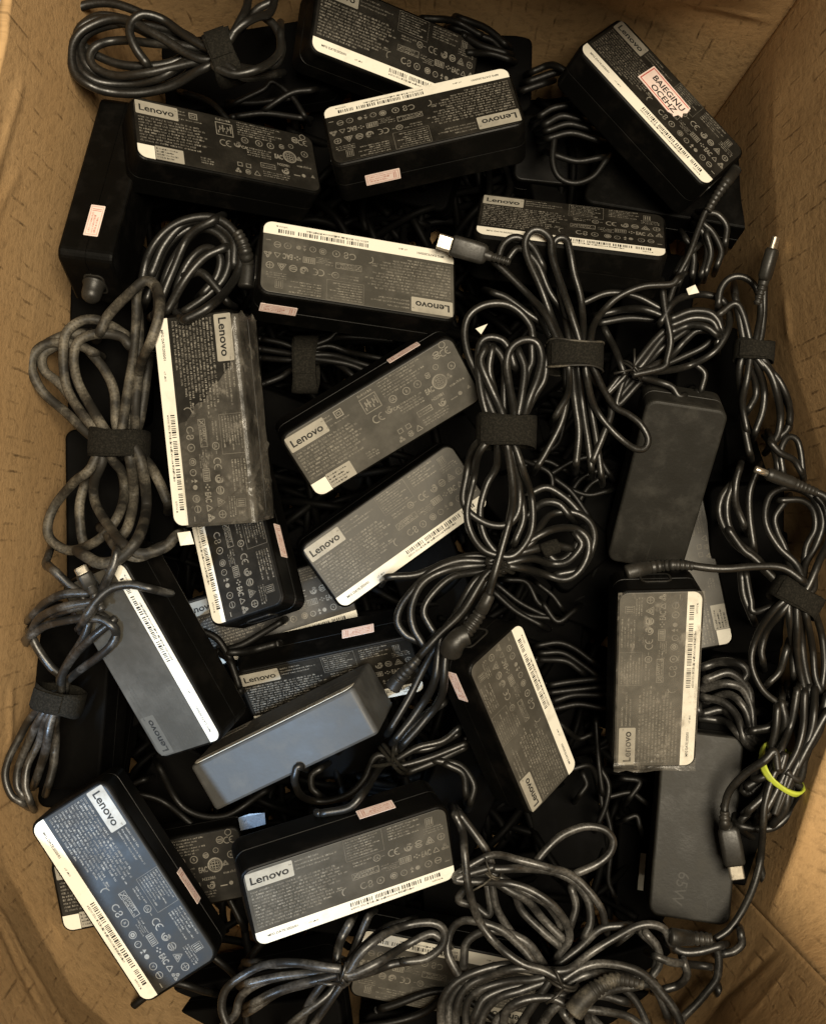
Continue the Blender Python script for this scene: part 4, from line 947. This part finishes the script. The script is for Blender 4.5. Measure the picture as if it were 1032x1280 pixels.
b = Bundle('tight bundle of cable at the centre with a black strap round its waist', (632, 540), 'cord', 2.25, 34, 20, hub=(632, 540), ex=[(611, 746)])
b.cord('R', '290,880 290,720 290,600 260,540 220,520', '320,880 380,640 400,590 400,520', '330,880 410,730 450,660 460,580', '270,880 250,720 230,620 240,540', '280,880 190,660 145,560 130,470 150,400 210,360 290,355 350,385 395,440 405,490',
       '310,880 345,800 365,690 370,610 350,550', '260,880 220,800 195,700 185,600 190,520 225,490 280,500 310,540 330,600', '300,880 280,790 230,680 195,590 210,540', '310,880 330,800 310,680 300,590 320,530 370,500 420,510 440,570 425,650 390,740 345,880')
b.cord('U', '430,-120 430,0 390,80 365,180 380,270 420,330 450,350', '440,-120 480,-10 510,80 530,200 500,290', '420,-120 340,-60 310,60 300,140 330,190 400,230 470,230 510,180 515,100 500,0 470,-120', '430,-120 360,-40 340,60 315,180 330,260 370,320 420,345 490,350 545,290 565,220 560,120 530,30 500,-60 470,-120',
       '450,-120 470,-60 490,100 480,200 445,330 405,470 398,505')
b.sleeve('U', '402,495 385,530 350,590 310,640 285,665', 3.2, 4.6, 'strain_relief').sleeve('U', '250,720 262,690 290,660 320,650', 6.4, 5.4, 'plug', 'boot', False)
b.strap(632, 540, 88, 35, 38).done()

b = Bundle('black cable bundle by the lower right wall held with a yellow-green rubber band', (970, 970), 'cord', 2.3, -5, 18, hub=(977, 961), ex=[(905, 1020), (892, 1174)])
b.cord('V', '600,320 540,400 480,450', '560,300 500,360 480,330', '806,60 760,150 720,240 680,340 620,420', '630,0 640,80 600,200 540,300 490,330', '740,-60 740,120 700,250 640,340 590,430', '660,-40 690,100 690,200 620,320 560,420',
       '806,0 770,110 690,300 650,440 600,480', '700,330 690,400 650,450 600,490 540,500 470,490', '700,-60 720,100 650,260 560,400 540,440', '610,20 600,120 570,220 520,300', '820,-40 790,80 730,180 700,300', '680,470 660,600 620,690 570,700', '580,720 590,800 560,870 530,830', '540,640 570,760 550,850',
       '806,-20 780,100 720,200 660,300 600,400 560,450', '720,-40 715,80 690,180 650,260 600,360 560,430', '690,-50 670,60 630,170 590,270 560,360 500,420', '760,-50 750,90 715,190 670,280 630,380 600,440', '806,40 760,120 710,210 660,330 640,420 600,470')
b.cord('V', '640,200 590,300 560,400 555,470 550,560 540,640 510,740 470,830 420,900 360,940', '600,190 560,225 480,280 420,350 400,420 400,450', dz=8)
b.usb((452 / 3.2 + 780, 700 / 3.2 + 880), (412 / 3.2 + 780, 490 / 3.2 + 880), 10, 5, (2, 2), 12, 7)
b.sleeve('V', '402,505 400,470 400,430', 3.4, 2.6, 'strain_relief')
b.strap(977, 961, 52, 31, 8, 'band', 'rubber_band', 0.0012, 0.6, False, 38).done()

b = Bundle('dusty cables fanning out from a thin tie at the bottom centre', (425, 1215), 'cord_grey', 2.3, 30, 18, hub=(427, 1215))
b.cord('j', '730,1030 760,1000 780,940 860,890 980,870 1050,868', '820,980 900,930 1000,900 1060,880', '960,1060 1000,960 1060,880')
b.cord('k', '280,870 230,940 150,1000 100,1040', '290,880 230,970 180,1040', '275,850 260,840 270,770 300,710', '285,860 300,830 330,760 360,690', '-20,900 60,880 150,870 280,865', '0,960 60,930 150,900 290,868', '0,835 60,840 140,835 220,850 290,862',
       '270,870 290,850 350,780 420,720 480,700', '270,870 300,880 380,860 440,840 500,830', '275,868 310,870 400,830 480,780 560,740 600,760', '270,865 300,860 340,800 420,740 500,710 570,705 605,730 600,780 550,820 480,830')
b.cord('j', '960,835 860,840 790,870 730,920 715,980 735,1040', dz=3)
b.tie(427, 1215, 35, 13, 'cord_grey', 0.0009).done()

b = Bundle('heavy coil of dusty cable at the bottom right with a frayed ribbed plug', (690, 1190), 'cord_grey', 2.35, 28, 24, hub=(612, 1089))
b.cord('W', '860,450 910,500 910,560 890,610', '170,0 230,80 270,140', '160,310 220,340 280,370', '590,280 605,340 590,400', '290,280 310,360 360,440 420,520', '370,290 400,360 470,430 540,490', '350,280 420,320 480,390 550,460', '420,290 490,330 530,380 545,410',
       '460,165 500,120 560,70 640,40 710,50 745,90 735,140 690,180 610,215', '180,190 300,200 420,200 520,210 600,250 650,320 660,400 640,450', '150,230 280,150 400,170 500,195 580,220 650,280 700,350 715,405', '150,240 270,250 370,260 450,290 520,340 570,410 580,470 540,525',
       '220,760 260,690 360,650 440,640', '130,860 125,720 170,640 260,585 360,570 480,590', '240,860 250,760 310,690 400,660 520,620', '290,840 310,770 380,720 470,690 560,680', '700,800 640,740 600,690 560,640', '680,620 760,640 830,700 880,800', '480,560 420,480 330,440 250,440 190,480 180,560', '470,800 520,730 600,690 700,680 780,700', '540,600 600,640 640,720 660,820', '560,750 590,800 600,860', '400,780 440,720 490,650 510,620', '620,730 700,740 800,760 860,800', '170,620 120,520 130,440 170,400 230,400 320,430 400,500 440,550', '190,860 190,720 240,660 340,630 440,620 520,600',
       '100,860 95,720 140,640 230,590 330,565 430,575 520,590', '150,860 155,720 200,640 290,600 380,580 510,585', '330,830 340,740 400,700 500,690 560,710', '540,560 620,500 680,440 720,420 780,415', '570,640 650,600 750,600 850,620 910,660 950,750', '600,740 660,690 740,660 820,650 860,640')
b.cord('V', '0,930 60,890 130,890 180,930', '90,920 130,970 140,1040 110,1090', '130,1010 180,1030 240,1040 330,1050', '240,1040 250,1080 220,1120 160,1140', '350,960 375,1000 370,1090 330,1150 290,1200 240,1250', '375,1140 385,1220 340,1300', '400,1000 440,990 470,960 465,920', '180,960 230,990 300,990 380,970', dz=-15)
b.cord('W', '520,590 580,580 660,520 760,460 830,420 890,410 940,430 960,470', '510,610 550,620 620,580 700,560 790,570 860,600 920,660 980,740 1020,840', '150,0 175,60 185,160 200,280 240,400 310,490 400,560 480,585 530,610', dz=6)
b.sleeve('W', '592,748 630,700 690,650 760,620 860,640', 5.6, 2.6, 'frayed_plug', 'cord_worn', True, 14)
b.sleeve('V', '180,930 250,935 345,942', 4.6, 3.4, 'cable_boot', 'boot', True, -8)
b.tie(612, 1089, 70, 13, 'cord_worn', 0.0005).tie(700, 1225, 75, 20, 'boot', 0.0008).done()

# the boot across the end of the film-covered charger, and its cord running to the right wall
b = Bundle('cord with a ribbed boot running right from the end of the film-covered charger', (850, 712), 'cord', 2.3, 18, 10, name='charger_cord', group=None, ex=[(849, 703)])
b.cord('i', '560,215 620,228 700,235 800,228 870,228 910,240 950,270')
b.sleeve('i', '385,250 420,240 480,228 540,222 600,226', 4.6, 2.6, 'cable_boot').done()

# ---------------------------------------------------------------- scraps lying about
def scrap(name, label, cat, pts, mat, lift=2.0, z=None, grp=None, thick=0.0004):
    P = np.array(pts, float); zz = (float(look(HC, P[:, 0], P[:, 1]).max()) + lift * 0.001) if z is None else z
    W3 = at(P[:, 0], P[:, 1], np.full(len(P), zz) + np.linspace(0, 0.002, len(P))); c = W3.mean(0); mb = MB()
    loft(mb, [[tuple(p - c) for p in W3[::-1]], [tuple(p - c + [0, 0, thick]) for p in W3[::-1]]])
    o = mb.build(name, M[mat], None); o.location = c; tag(o, label, cat, grp)
scrap('paper_slip', 'narrow white slip standing beside the face-down charger marked 65W', 'paper slip', [(796, 1112), (803, 1113), (807, 1067), (800, 1066)], 'paper', 1.0)
G = 'paper scraps and tags among the cables'
scrap('paper_scrap', 'small white triangle of paper caught in loops right of the centre charger', 'paper scrap', [(594, 411), (609, 405), (601, 418)], 'paper', grp=G)
scrap('paper_scrap', 'white bit of paper behind the plug by the right wall', 'paper scrap', [(857, 361), (868, 356), (873, 366), (860, 369)], 'paper', grp=G)
scrap('tape_piece', 'pale blue scrap of tape at the left end of the bottom centre charger', 'tape', [(298, 1022), (312, 1017), (331, 1016), (332, 1030), (318, 1034), (301, 1038)], 'bluetape', 1.0)
scrap('tape_piece', 'cream barcode tag hanging below the film-wrapped charger', 'tag', [(222, 666), (238, 664), (243, 680), (226, 682)], 'paper', 1.0)
